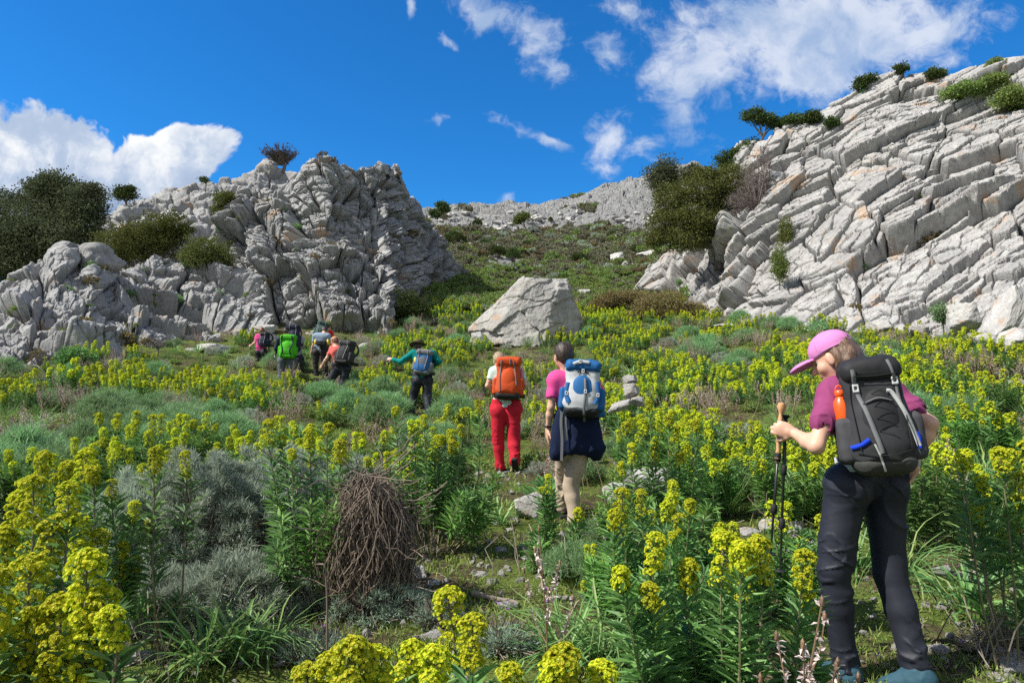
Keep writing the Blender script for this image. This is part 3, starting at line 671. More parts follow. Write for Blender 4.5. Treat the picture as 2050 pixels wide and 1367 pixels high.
# ================================================================ placing helpers
def clone(o, parent=None):
    c = o.copy(); COL.objects.link(c)
    if parent is not None: c.parent = parent
    for ch in o.children: clone(ch, c)
    return c
def scatter_gn(name, kinds, pts, rot, scl, idx, label, cat, mats=None):
    """one mass of plants: instances of the given meshes on points"""
    protos = []
    for me in kinds:
        o = bpy.data.objects.new(me.name + '_kind', me); protos.append(o)
    me = bpy.data.meshes.new(name); me.vertices.add(len(pts)); me.vertices.foreach_set('co', np.asarray(pts, np.float32).ravel())
    for nm, ty, da in (('rot', 'FLOAT_VECTOR', rot), ('scl', 'FLOAT', scl), ('idx', 'INT', idx)):
        at = me.attributes.new(nm, ty, 'POINT'); at.data.foreach_set('vector' if ty == 'FLOAT_VECTOR' else 'value', np.asarray(da, np.int32 if ty == 'INT' else np.float32).ravel())
    o = link(name, me); ng = bpy.data.node_groups.new(name, 'GeometryNodeTree'); ng.interface.new_socket('Geometry', in_out='INPUT', socket_type='NodeSocketGeometry'); ng.interface.new_socket('Geometry', in_out='OUTPUT', socket_type='NodeSocketGeometry')
    N = ng.nodes; Lk = ng.links; gi = N.new('NodeGroupInput'); go = N.new('NodeGroupOutput'); ip = N.new('GeometryNodeInstanceOnPoints'); jn = N.new('GeometryNodeJoinGeometry')
    for p in protos[::-1]:
        oi = N.new('GeometryNodeObjectInfo'); oi.inputs[0].default_value = p; oi.inputs['As Instance'].default_value = True; Lk.new(oi.outputs['Geometry'], jn.inputs[0])
    def attr(nm, ty):
        a = N.new('GeometryNodeInputNamedAttribute'); a.data_type = ty; a.inputs[0].default_value = nm; return a.outputs[0]
    Lk.new(gi.outputs[0], ip.inputs['Points']); Lk.new(jn.outputs[0], ip.inputs['Instance']); ip.inputs['Pick Instance'].default_value = True
    Lk.new(attr('idx', 'INT'), ip.inputs['Instance Index']); Lk.new(attr('rot', 'FLOAT_VECTOR'), ip.inputs['Rotation']); Lk.new(attr('scl', 'FLOAT'), ip.inputs['Scale']); Lk.new(ip.outputs[0], go.inputs[0])
    md = o.modifiers.new('scatter', 'NODES'); md.node_group = ng
    return tag(o, label, cat, kind='stuff')
def rots(n, tilt=.12): return np.stack([rng.normal(0, tilt, n), rng.normal(0, tilt, n), rng.uniform(0, 2 * pi, n)], -1)
# ================================================================ the flowering slope
def inimg(x, y, z, m=60):
    px, py = pxof(x, y, z); return (px > -m) & (px < 2050 + m) & (py < 1367 + 4 * m)
# the worn path and open grassy spots that stay free of shrubs: (px, py of ground) ellipses
OPEN = [(330, 1330, 190, 90), (700, 1300, 260, 120), (960, 1200, 190, 120), (1010, 1100, 110, 70), (1000, 980, 60, 60), (1130, 1130, 110, 90), (1760, 1330, 180, 110), (1960, 1270, 190, 140), (1700, 1200, 120, 100), (1580, 1120, 120, 60), (430, 1290, 160, 60)]
def openness(x, y):
    z = gz(x, y); px, py = pxof(x, y, z); m = np.zeros(np.shape(x))
    for (a, b, c, d) in OPEN: m = np.maximum(m, 1 - np.hypot((px - a) / c, (py - b) / d))
    return m
def baselineY(px):
    return np.interp(px, [-400, 0, 200, 350, 545, 790, 860, 940, 1250, 1300, 1400, 1550, 1700, 1900, 2050, 2600], [15.5, 16.5, 19.3, 22, 26, 28, 40, 50, 44, 37, 29.5, 23.6, 20.3, 17.7, 16, 13])
class Pts:
    def __init__(s): s.p = np.zeros((0, 2))
    def free(s, x, y, d): return len(s.p) == 0 or np.min(np.hypot(s.p[:, 0] - x, s.p[:, 1] - y)) > d
    def add(s, x, y): s.p = np.vstack([s.p, [x, y]])
PEOPLE_AT = [(1745, 3.2, .55), (1140, 6.3, .38), (1012, 9.6, .35), (835, 14, .3), (675, 16.5, .32), (640, 19.3, .3), (570, 18.3, .3), (590, 19.6, .3), (522, 21, .3), (655, 21.5, .3)]
PXY = np.array([[W(a, 800, b)[0], b, c] for a, b, c in PEOPLE_AT])
def clear_people(x, y, ex=0.): return np.all(np.hypot(x - PXY[:, 0], y - PXY[:, 1]) > PXY[:, 2] + ex)
taken = Pts()
# ---- hand placed near spurges: heads given as (px, py of the head's top), distance and root
def spurge_at(label, root_px, Y, heads, size=1.0, extra=8, spread=.32, tall=.6, seed=0, leafn=46, t0=.42, group='spurge bushes in the foreground'):
    rg = np.random.default_rng(seed + 900); r0 = W(root_px, 1200, Y); base = np.array([r0[0], Y, G(r0[0], Y)])
    e = empty('spurge_bush', base, label, 'shrub', group); st = []; hs_ = []
    for q in heads:
        px, py, hh, sz = (list(q) + [.15, 1.0])[:4] if len(q) < 4 else q
        dY = rg.uniform(-.16, .16) * min(1, Y / 2.5); tip = W(px, py, Y + dY); b = tip - base - np.array([0, 0, hh * sz * size])
        root = np.array([b[0] * .35 + rg.normal(0, .02), b[1] * .35, -.03]); st.append((root, b + np.array([0, 0, .015]), True)); hs_.append((b, hh, sz * size))
    for k in range(extra):
        a = rg.uniform(0, 2 * pi); r_ = math.sqrt(rg.random()) * spread; st.append((np.array([.3 * r_ * cos(a), .3 * r_ * sin(a), -.03]), np.array([r_ * cos(a), r_ * sin(a), tall * rg.uniform(.6, 1) - .3 * r_]), False))
    g = Geo(); spurge_geo(g, st, 2, int(leafn * 1.7), L=.10, w=.020, dryn=30, rg=rg, t0=t0); g.obj('foliage', MS, e)
    for b, hh, sz in hs_:
        j = int(np.argmin([abs(hh - q) for q in (.12, .17, .21, .10)])); o = link('flower_head', HEADS[2][j], e, b); s_ = sz * .9; o.scale = (s_, s_, s_ * hh / (.12, .17, .21, .10)[j]); o.rotation_euler = (rg.normal(0, .08) - b[1] * .3, rg.normal(0, .08) + b[0] * .3, rg.uniform(0, 6.28))
    taken.add(base[0], base[1]); return e
spurge_at('big spurge bush crowded with yellow heads in the bottom left corner', 90, 1.75, [(60, 1110, .2, 1.1), (178, 1105, .19, 1.15), (120, 1190, .2, 1.15), (60, 1215, .17, 1.1), (215, 1175, .17, .95), (20, 1260, .2, 1.1), (160, 1265, .19, 1.2), (240, 1215, .13, .8), (95, 1300, .15, 1.1), (195, 1320, .15, 1.1), (-20, 1120, .2, 1.1), (120, 1345, .12, 1.1), (-30, 1190, .2, 1.1)], 1.0, 12, .34, .55, 1)
spurge_at('tall spurge with stacked yellow heads along the left edge above the corner bush', 60, 2.5, [(75, 950, .2, 1.1), (30, 985, .19, 1.1), (140, 965, .17, .95), (100, 1035, .19, 1.1), (165, 1030, .16, 1.0), (190, 1060, .15, .9), (15, 1050, .17, 1), (60, 1085, .17, 1), (-30, 990, .17, 1)], 1.0, 10, .36, .7, 2)
spurge_at('spurge with loose narrow yellow columns beside the grey bush, left side', 200, 3.3, [(160, 895, .2, 1.0), (135, 925, .14, .9), (110, 950, .12, .8), (190, 935, .12, .8), (225, 960, .16, .7), (85, 905, .14, .9), (270, 1002, .17, .7), (245, 1085, .14, .7), (270, 1115, .13, .7), (238, 1130, .12, .8)], 1.0, 3, .35, .4, 3, leafn=36, t0=.6)
spurge_at('spurge with two slim yellow columns standing in front of the silvery bush', 345, 3.3, [(312, 895, .18, .75), (376, 900, .24, .62), (300, 1040, .1, .6)], 1.0, 1, .22, .4, 4, leafn=26, t0=.62)
spurge_at('low spurge with a row of round yellow heads at the bottom edge, centre left', 720, 1.32, [(615, 1328, .12, .85), (695, 1282, .13, 1.05), (760, 1300, .11, .9), (805, 1288, .13, .9), (870, 1300, .12, .9), (660, 1310, .1, .8)], .8, 3, .18, .3, 5, leafn=40)
spurge_at('single tall spurge spire with a thick yellow head at the bottom, centre', 930, 1.65, [(918, 1172, .22, 1.0), (945, 1230, .16, .85)], .95, 3, .14, .3, 6)
spurge_at('low spurge with big yellow domes at the bottom edge, centre right', 1120, 1.4, [(1020, 1330, .12, .8), (1130, 1297, .13, 1.1), (1205, 1325, .11, .9), (1105, 1320, .11, .8)], .85, 3, .18, .3, 7)
spurge_at('spurge with three ragged yellow columns right of the khaki trousers', 1290, 3.6, [(1240, 975, .2, 1.0), (1285, 978, .22, .8), (1225, 1020, .14, .8), (1250, 1050, .16, .9), (1380, 1000, .12, .75), (1362, 1030, .12, .9), (1345, 1065, .1, .6), (1245, 1135, .1, .7)], 1, 16, .5, .62, 8)
spurge_at('broad leafy spurge with short thick yellow heads in front of the hiking poles', 1450, 2.5, [(1305, 1062, .17, .95), (1440, 1062, .2, 1.1), (1480, 1085, .13, .9), (1525, 1072, .19, 1.0), (1370, 1120, .14, .9), (1490, 1118, .19, .95), (1243, 1138, .1, .8), (1300, 1170, .1, .85), (1600, 1100, .17, .95), (1622, 1180, .1, .85), (1320, 1200, .12, .8)], 1, 26, .52, .5, 9, leafn=56)
spurge_at('spurge leaning in with bright yellow heads at the right edge', 2040, 3.3, [(1925, 900, .12, .9), (2005, 895, .16, .9), (1960, 945, .12, .8), (2035, 940, .19, 1.0), (1975, 975, .12, .8), (2040, 1010, .15, .9), (1955, 1010, .14, .8), (2060, 880, .17, .9), (2010, 1060, .12, .8)], 1, 2, .3, .5, 10, leafn=30, t0=.62)
spurge_at('spurge sapling with yellow-green heads beside the wicker-like dead bush', 640, 4.2, [(540, 838, .2, .9), (565, 872, .1, .7), (622, 855, .18, .9), (683, 878, .16, 1.0), (655, 848, .1, .8), (585, 900, .1, .7)], 1, 16, .45, .75, 11)
spurge_at('spurge growing behind the dead bush, short bright heads', 870, 5.4, [(735, 915, .1, .8), (790, 815, .1, .8), (850, 830, .15, .8), (905, 880, .15, .9), (925, 850, .14, .8), (880, 870, .15, .8), (960, 800, .16, .8), (830, 850, .12, .8), (870, 905, .12, .7)], 1, 14, .5, .75, 12)
spurge_at('small spurge at the foot of the flat pale stone', 1100, 4.9, [(1100, 948, .22, .7), (1160, 1018, .1, .9), (1085, 975, .08, .6)], 1, 5, .2, .3, 13)
spurge_at('spurge with crowded heads under the stone cairn', 1330, 5.2, [(1255, 845, .12, .9), (1290, 838, .15, .9), (1350, 850, .15, .9), (1265, 885, .2, .9), (1310, 880, .2, .9), (1245, 925, .14, .9), (1360, 905, .12, .9), (1340, 830, .12, .8), (1395, 840, .12, .8), (1300, 800, .12, .7)], 1, 18, .6, .75, 14)
# ---- the rest of the slope: candidates sorted near to far
cand = []
rg = np.random.default_rng(5)
n = 0; grid_ = {}
for _ in range(60000):
    Y = 3.6 * math.exp(rg.random() * math.log(34 / 3.6)); Y = math.sqrt(lerp(3.4 ** 2, 36 ** 2, rg.random())); x = rg.uniform(-.95, .95) * Y
    if rg.random() > 1.25 * .5 + .4: continue
    px = 1025 + F * x / (Y + .01)
    if Y > baselineY(px) - .5: continue
    d = .44 + .008 * Y; k = (int(x / d), int(Y / d)); bad = False
    for i in (-1, 0, 1):
        for j in (-1, 0, 1):
            for q in grid_.get((k[0] + i, k[1] + j), ()):
                if (q[0] - x) ** 2 + (q[1] - Y) ** 2 < d * d: bad = True
    if bad: continue
    grid_.setdefault(k, []).append((x, Y)); cand.append((x, Y))
cand = np.array(sorted(cand, key=lambda q: q[1])); zc = gz(cand[:, 0], cand[:, 1]); op = openness(cand[:, 0], cand[:, 1])
cpx, cpy = pxof(cand[:, 0], cand[:, 1], zc)
# patches: where fennel, grey herbs and brown scrub grow instead of spurge
pat = n2(cand[:, 0] * .35, cand[:, 1] * .28, 31, 3); pat2 = n2(cand[:, 0] * .5 + 30, cand[:, 1] * .4, 32, 2)
GREY_AT = [(430, 4.6), (250, 4.3), (560, 4.6), (350, 4.0), (480, 3.9)]
near_n = 0; ind_n = 0; mp, mr, ms, mi = [], [], [], []; strap_pts = []; fen_pts = []
FENC = [(330, 850, 130, 60), (690, 800, 120, 45), (200, 870, 60, 50), (160, 745, 40, 25), (60, 980, 60, 50), (560, 715, 40, 20), (1200, 745, 60, 30), (880, 790, 60, 20), (1380, 700, 60, 20)]
def infen(px, py): return max(1 - math.hypot((px - a) / c, (py - b) / d) for a, b, c, d in FENC)
for i in range(len(cand)):
    x, y = cand[i]; z = zc[i]
    if op[i] > 0 or not clear_people(x, y, .0): continue
    if (1200 < cpx[i] < 1350 and 5.75 < y < 7.9) or (cpx[i] > 1820 and y < 4.7) or (180 < cpx[i] < 620 and y < 5.2): continue
    vis = inimg(x, y, z)
    if not taken.free(x, y, .36): continue
    if min(math.hypot(W(a, 900, b)[0] - x, b - y) for a, b in GREY_AT) < .55: continue
    if math.hypot(W(740, 1000, 4.1)[0] - x, 4.1 - y) < .6: continue
    far = y > 17 or cpy[i] < 735
    fs = infen(cpx[i], cpy[i] - 20)
    if fs > 0:
        if rg.random() < .5: fen_pts.append((x, y, z)); continue
    if pat[i] > (.16 if cpx[i] > 900 else .10) or (pat2[i] > .28): strap_pts.append((x, y, z, i)); continue
    if far and pat[i] < -.28: strap_pts.append((x, y, z, i)); continue
    # keep the line of sight to the hikers' legs open
    sc_ = rg.uniform(.72, 1.05) * (1.0 if y < 16 else .9)
    if cpy[i] > 800 and y < 4.6 and 930 < cpx[i] < 1250: sc_ *= .6
    if 9 < y < 14 and 930 < cpx[i] < 1080: sc_ *= .8
    side_ok = vis
    if side_ok and y < 9.5 and near_n < 85:
        k = int(rg.integers(0, 4)); me, st = NEARP[k]; e = empty('spurge_bush', (x, y, z - .02), None, 'shrub', 'yellow-headed spurge bushes across the slope', (0, 0, rg.uniform(0, 6.28))); e.scale = (sc_,) * 3
        link('foliage', me, e)
        for q, (a, b, hd) in enumerate(st):
            if hd:
                j = q % 4; o = link('flower_head', HEADS[1][j], e, b - np.array([0, 0, .02])); o.rotation_euler = (-b[1] * .5, b[0] * .5, q); o.scale = (.95,) * 3
        e['_n'] = i; near_n += 1; taken.add(x, y)
    elif side_ok and ind_n < 200:
        o = link('spurge_bush', MIDP[int(rg.integers(0, 5))], None, (x, y, z - .03)); o.rotation_euler = (rg.normal(0, .08), rg.normal(0, .08), rg.uniform(0, 6.28)); o.scale = (sc_,) * 3; tag(o, None, 'shrub', 'yellow-headed spurge bushes across the slope'); ind_n += 1
    else:
        mp.append((x, y, z - .03)); ms.append(sc_); mi.append(int(rg.integers(0, 5)))
print('spurge', near_n, ind_n, len(mp), 'straps', len(strap_pts), 'fen', len(fen_pts))
scatter_gn('spurge_thicket', MIDP, mp, rots(len(mp), .08), ms, mi, 'mass of small yellow-headed spurges farther up the slope', 'shrubs')
for o in COL.objects:
    if o.get('group') == 'yellow-headed spurge bushes across the slope' and not o.get('label'):
        o['label'] = 'yellow-headed green spurge bush among many alike on the slope'
        if '_n' in o: del o['_n']
# ---- fennel
fp = fen_pts; nF = 0
for (x, y, z) in fp:
    o = link('fennel_clump', FEN[nF % 2], None, (x, y, z - .02)); o.rotation_euler = (0, 0, rg.uniform(0, 6.28)); s_ = rg.uniform(.8, 1.25); o.scale = (s_, s_, s_ * .9); tag(o, 'feathery light green fennel mound between the spurges', 'plant', 'feathery fennel mounds on the slope'); nF += 1
# ---- patches between: asphodels, grey herbs, dry twigs, green herbs
DRY = Geo(); rgd = np.random.default_rng(8); n = 150; p = np.stack([rgd.normal(0, .16, n), rgd.normal(0, .16, n), rgd.uniform(0, .04, n)], -1); d = unit(rgd.normal(0, .6, (n, 3)) + [0, 0, .9]); k = np.linspace(0, 1, 5)[None, :, None]
tubes(DRY, p[:, None] + d[:, None] * k * rgd.uniform(.12, .42, (n, 1, 1)) + rgd.normal(0, .03, (n, 5, 3)) * k, np.full((n, 5), .0035), 3, 0); leaves(DRY, p + d * .1, rdir(n), .05, .015, 1)
DRYM = DRY.mesh('dry_tuft', [m_dry, m_litter])
GREYS = grey_geo((.3, .3, .24), 90, 40, .05, .006, 21, 40).mesh('grey_herb', [m_grey, m_dry])
HERB = Geo(); n = 900; c = rdir(n) * [.26, .26, .2] * rgd.uniform(.4, 1, (n, 1)); leaves(HERB, c, unit(rgd.normal(0, .7, (n, 3)) + [0, 0, .7]), .055, .02, 0); HERBM = HERB.mesh('green_herb', [m_scrubg])
SPK = Geo()
for k in range(9):
    s_ = spike_geo(rgd.uniform(.45, .75), 4, 50 + k, 90); M = np.eye(4); M[:3, 3] = [rgd.normal(0, .15), rgd.normal(0, .15), 0]; SPK.join(s_, M)
SPKM = SPK.mesh('asphodel_spikes', MSP)
kinds = [STRAP[0], STRAP[1], STRAP[2], STRAP[3], DRYM, GREYS, HERBM, SPKM, FEN[0]]
sp = [(x, y, z - .02) for x, y, z, i in strap_pts]; si = rg.choice(9, len(sp), p=[.07, .07, .06, .08, .08, .14, .23, .18, .09])
ssc = rg.uniform(.7, 1.15, len(sp))
# filler under and between everything
fx = []; 
for _ in range(14000):
    Y = math.sqrt(lerp(2.2 ** 2, 34 ** 2, rg.random() ** 1.45)); x = rg.uniform(-.95, .95) * Y
    if Y > baselineY(1025 + F * x / Y): continue
    fx.append((x, Y))
fx = np.array(fx); fz = gz(fx[:, 0], fx[:, 1]); keep = (openness(fx[:, 0], fx[:, 1]) < -.02) & np.array([clear_people(a, b) for a, b in fx]); fx = fx[keep]; fz = fz[keep]
fi = rg.choice(9, len(fx), p=[.06, .05, .08, .09, .10, .11, .39, .07, .05]); fs_ = rg.uniform(.5, 1.05, len(fx))
allp = sp + [(a, b, c - .02) for (a, b), c in zip(fx, fz)]
scatter_gn('undergrowth', kinds, allp, rots(len(allp), .15), np.concatenate([ssc, fs_]), np.concatenate([si, fi]), 'mixed herbs, dry twigs and grassy tufts filling the gaps between the shrubs', 'undergrowth')
# ---- short grass and litter on the open ground
n = 150000; Y = 1.2 * np.exp(rg.random(n) * math.log(26 / 1.2)); x = rg.uniform(-.85, .85, n) * Y; o_ = openness(x, Y); px_ = n2(x * 2.2, Y * 2.2, 61, 3)
k = (rg.random(n) < np.clip(.35 + px_ * 1.2 + .5 * np.clip(o_, -.3, .5), .04, 1)); x = x[k]; Y = Y[k]; n = len(x); z = gz(x, Y)
g = Geo(); d = unit(np.stack([rg.normal(0, .6, n), rg.normal(0, .6, n), np.ones(n)], -1)); h = rg.uniform(.02, .055, n) * np.clip(.8 + Y / 8, .9, 3.2)
leaves(g, np.stack([x, Y, z - .004], -1), d, h, .005 * np.clip(Y / 2.5, .8, 5), 0, fold=.1)
k2 = np.arange(0, n, 3); dd = rdir(len(k2)); dd[:, 2] = np.abs(dd[:, 2]) * .35 + .1; leaves(g, np.stack([x, Y, z + .004], -1)[k2], dd, rg.uniform(.015, .04, len(k2)) * np.clip(.8 + Y[k2] / 8, .9, 2), .012, 1)
k3 = np.arange(1, n, 7); dd = rdir(len(k3)); dd[:, 2] *= .1; leaves(g, np.stack([x, Y, z + .008], -1)[k3], dd, rg.uniform(.03, .09, len(k3)), .007, 2)
k4 = np.arange(2, n, 260); dd = rdir(len(k4)); 
for _ in range(4): leaves(g, np.stack([x, Y, z + .05], -1)[k4] + rg.normal(0, .006, (len(k4), 3)), rdir(len(k4)), .016, .012, 3)
tag(g.obj('short_grass', [m_grass, m_scrubg, m_litter, m_vio]), 'short yellow-green grass, moss and litter on the open ground', 'grass', kind='stuff')
# ================================================================ trees
def crown_geo(g, lobes, L, dens, rgk, mat=0, squash=.9, gap=.0):
    """lobes: (centre, (rx, ry, rz)) in metres"""
    for c, r in lobes:
        r = np.asarray(r, float); area = (r[0] * r[2] + r[1] * r[2] + r[0] * r[1]) * 3; ncl = int(max(8, area * dens * 1.5)); d = unit(rgk.normal(0, 1, (ncl, 3)))
        s = rgk.uniform(.35, 1, (ncl, 1)) ** .45 * (1 + .5 * fbm(d * 2.4 + c, 3, 5)[:, None] * 2) * (.8 + .35 * rgk.random())
        s = np.where(rgk.random((ncl, 1)) < .10, s * rgk.uniform(1.05, 1.35, (ncl, 1)), s); C = c + d * r * s; cs = np.mean(r) * .11 + L * .9; per = 16; n = ncl * per
        p = np.repeat(C, per, 0) + rgk.normal(0, 1, (n, 3)) * cs * .8 * np.array([1, 1, .5]); dd = unit(rgk.normal(0, .8, (n, 3)) + np.repeat(d, per, 0) * .7 + [0, 0, .3])
        leaves(g, p, dd, L * rgk.uniform(.6, 1.3, n), L * .55, mat, nrm=rgk.normal(0, 1, (n, 3)) + [0, 0, .6])
def tree(name, label, Y, lobes, base, mt, L, dens, group=None, trunk=.14, cat='tree', bark=None, seed=1, bpx=None, base3=None):
    rgk = np.random.default_rng(seed); k = Y / F
    lb = [(W(a, b, Y + (q[0] if q else 0)), (c * k, (c + d) * .5 * k, d * k)) for a, b, c, d, *q in lobes]
    b3 = np.asarray(base3) if base3 is not None else W(base[0], base[1], Y); e = empty(name, b3, label, cat, group)
    lb = [(c - b3, r) for c, r in lb]
    g = Geo(); crown_geo(g, lb, L, dens, rgk); g.obj('crown', mt, e)
    g = Geo(); top = np.mean([c for c, r in lb], 0); fork = top * .35 + rgk.normal(0, .05, 3) * np.linalg.norm(top)
    tubes(g, curve([[0, 0, -.5], fork * .5 + rgk.normal(0, .03, 3) * np.linalg.norm(top), fork], 8)[None], np.linspace(trunk, trunk * .7, 8)[None], 8)
    for c, r in lb:
        cl = curve([fork, fork * .5 + c * .5 + rgk.normal(0, .12, 3) * r, c], 8); tubes(g, cl[None], np.linspace(trunk * .6, trunk * .18, 8)[None], 6)
        for _ in range(9):
            q = c + unit(rgk.normal(0, 1, 3)) * r * rgk.uniform(.6, .95); tubes(g, curve([c, (c + q) / 2 + rgk.normal(0, .1, 3) * r, q], 5)[None], np.linspace(trunk * .2, trunk * .05, 5)[None], 4)
    g.obj('trunk', bark or m_bark, e)
    return e
_qd = Q_D.reshape(-1, 3); _qx, _qy = pxof(_qd[:, 0], _qd[:, 1], _qd[:, 2])
def rockpoint(px, py):
    """the spot of the right cliff's surface seen nearest to (px, py)"""
    m = np.abs(_qx - px) < 9; i = np.where(m)[0]; top = _qy[i].min(); py = max(py, top + 2); j = i[np.argmin(np.abs(_qy[i] - py) + .5 * np.abs(_qx[i] - px) + .8 * (_qd[i, 1] - _qd[i, 1].min()))]; return _qd[j], _qx[j], _qy[j]
tree('oak_tree', 'big dense dark evergreen oak above the left outcrop', 33, [(60, 450, 75, 62), (125, 405, 62, 52, .5), (100, 380, 45, 28), (170, 412, 38, 34), (20, 490, 60, 62, -.5), (100, 490, 75, 55, -.8), (160, 470, 42, 52), (-20, 530, 50, 50), (60, 535, 70, 35, -1), (185, 385, 20, 14)], (90, 600), m_oak, .13, 26, trunk=.3, seed=3)
tree('juniper_tree', 'spreading olive-green juniper between the oak and the tall left cliff', 30, [(300, 462, 62, 26), (250, 488, 52, 28), (345, 455, 32, 24), (230, 520, 30, 22), (290, 495, 50, 24), (335, 485, 34, 22), (370, 462, 16, 12)], (290, 575), m_jun, .10, 30, trunk=.16, seed=4)
tree('juniper_tree', 'low green juniper in the notch at the foot of the tall left cliff', 29.2, [(415, 497, 34, 22), (388, 512, 26, 20), (440, 512, 24, 20), (412, 525, 40, 18)], (415, 570), m_jun, .09, 32, trunk=.1, seed=5)
tree('pine_tree', 'small dark tree alone on the left skyline beside the clouds', 50, [(245, 384, 13, 8), (262, 380, 9, 6), (238, 394, 9, 5), (258, 392, 14, 6)], (252, 412), m_dkleaf, .16, 30, trunk=.10, seed=6)
tree('bush', 'tiny dark bush on the left ridge crest', 50, [(412, 360, 9, 4)], (412, 372), m_dkleaf, .14, 30, trunk=.04, seed=7, cat='bush')
tree('bush', 'yellow-green bush growing in the cleft left of the tall cliff', 31.8, [(450, 402, 17, 14), (442, 425, 13, 18), (440, 442, 10, 12), (458, 395, 10, 8)], (442, 450), m_jun, .10, 50, trunk=.06, seed=8, cat='bush')
tree('pine_tree', 'wind-bent pine leaning left on the far saddle', 112, [(885, 413, 9, 6), (892, 419, 7, 4), (872, 428, 9, 5)], (903, 446), m_dkleaf, .3, 22, trunk=.13, seed=9)
tree('pine_tree', 'thin grey pine standing on the rocky far slope', 92, [(1042, 437, 11, 6), (1050, 432, 7, 5), (1035, 444, 7, 4)], (1056, 462), m_jun, .25, 16, trunk=.10, seed=10)
tree('oak_tree', 'round dark evergreen tree at the upper left of the big juniper', 42, [(1328, 348, 26, 22), (1318, 368, 18, 16), (1345, 362, 18, 18)], (1335, 420), m_oak, .15, 26, trunk=.14, seed=11)
tree('oak_tree', 'small rounded tree just right of the round dark evergreen', 44, [(1385, 345, 18, 13), (1378, 356, 12, 8)], (1388, 395), m_oak, .15, 26, trunk=.1, seed=12)
tree('juniper_tree', 'big spreading green juniper against the right cliff', 32, [(1345, 405, 34, 32), (1400, 385, 40, 34), (1330, 452, 34, 30), (1440, 400, 36, 36, .5), (1385, 440, 44, 32, -.6), (1310, 480, 22, 18), (1370, 480, 40, 22, -.5), (1430, 445, 34, 30), (1465, 360, 30, 30, .6), (1415, 350, 24, 16), (1490, 400, 26, 34, .5), (1470, 440, 24, 26, .4)], (1440, 520), m_jun, .10, 34, trunk=.24, seed=13)
tree('oak_tree', 'dark evergreen clinging to the left edge of the right cliff top', 34.5, [(1470, 318, 26, 22), (1500, 300, 22, 22), (1450, 340, 16, 18), (1525, 330, 16, 38), (1440, 322, 8, 10), (1480, 345, 30, 26), (1508, 365, 22, 30)], (1490, 380), m_dkleaf, .11, 30, trunk=.12, seed=14)
tree('pine_tree', 'flat-topped windswept pine at the corner of the right cliff top', 33.8, [(1512, 228, 20, 7), (1530, 240, 26, 8), (1500, 236, 12, 6), (1550, 250, 14, 6)], (1524, 292), m_dkleaf, .11, 50, trunk=.09, seed=15)
for k, (a, b, c, d, lab) in enumerate([(1588, 243, 24, 10, 'wide low bush on the cliff rim right of the windswept pine'), (1626, 233, 13, 10, 'upright bush on the cliff rim under the big cloud'), (1665, 243, 10, 7, 'small green bush a little below the cliff rim'), (1722, 165, 8, 9, 'dark bush on the step left of the cliff summit'), (1742, 156, 7, 5, 'very small dark bush just left of the summit knob'), (1803, 134, 10, 4, 'dark bush crowning the summit knob of the right cliff'), (1872, 147, 15, 7, 'dark bush in the dip right of the summit knob'), (1992, 128, 14, 7, 'brownish bush on the crest near the right edge'), (1938, 180, 38, 10, 'long green bush on the upper slabs at right'), (1992, 158, 18, 9, 'green bush on the slabs beneath the crest, far right'), (2030, 192, 30, 16, 'grey-green bush at the right edge high on the cliff')]):
    q, qx, qy = rockpoint(a, b + d * .8); dx = qx - a; dy = qy - (b + d * .8)
    b = b + max(dy, -d); Yk = q[1] - .2
    tree('bush', lab, Yk, [(a, b, c, d), (a - c * .5, b + d * .45, c * .6, d * .8), (a + c * .5, b + d * .4, c * .6, d * .9), (a, b + d * .7, c * .95, d * .7)], (a, b + d), m_dkleaf if 'dark' in lab or 'rim' in lab else m_scrubg, .12, 44, trunk=.03, seed=30 + k, cat='bush', base3=q)
for k, (a, b, c, d, lab, mt, Yk) in enumerate([(1888, 628, 22, 18, 'feathery green shrub in the hollow at the foot of the right cliff', m_fen, 17.2), (1572, 470, 9, 34, 'hanging brown-green creeper on the right cliff', m_jun, 27.5), (1560, 530, 12, 34, 'dark creeper low on the right cliff above the orange stain', m_jun, 25.5)]):
    tree('shrub', lab, Yk, [(a, b, c, d), (a + c * .4, b + d * .4, c * .6, d * .6)], (a, b + d), mt, .07, 70, trunk=.02, seed=60 + k, cat='shrub')
# bare trees
def bare(label, Y, base, lobes, n, bark, r0, seed, name='bare_tree', sub=7, cat='tree'):
    rgk = np.random.default_rng(seed); k = Y / F; b3 = W(*base, Y); e = empty(name, b3, label, cat); g = Geo(); tw = Geo()
    H = np.mean([W(q[0], q[1], Y)[2] for q in lobes]) - b3[2]; fork = np.array([0, 0, H * .3]); tubes(g, curve([[0, 0, -.3], [r0, 0, H * .15], fork], 6)[None], np.linspace(r0, r0 * .8, 6)[None], 7)
    for _ in range(n):
        q = lobes[rgk.integers(len(lobes))]; c = W(q[0], q[1], Y) - b3; d = unit(rgk.normal(0, 1, 3)); d[2] = d[2] if rgk.random() < .3 else abs(d[2]); c = c + d * np.array([q[2], (q[2] + q[3]) / 2, q[3]]) * k * rgk.uniform(.6, 1)
        cl = curve([fork * rgk.uniform(.7, 1.2), fork * .6 + c * .4 + rgk.normal(0, .1, 3) * H + [0, 0, -.05 * H], c], 8); tubes(g, cl[None], np.linspace(r0 * .35, r0 * .06, 8)[None], 4)
        m = sub * 4; i = rgk.integers(4, 8, m); st = cl[i]; dd = unit(rgk.normal(0, 1, (m, 3)) + unit(c) * .8); kk = np.linspace(0, 1, 4)[None, :, None]
        tubes(tw, st[:, None] + dd[:, None] * kk * H * rgk.uniform(.06, .2, (m, 1, 1)) + rgk.normal(0, .015, (m, 4, 3)) * kk * H, np.full((m, 4), r0 * .055), 3)
    g.obj('trunk', bark, e); tw.obj('twigs', bark, e); return e
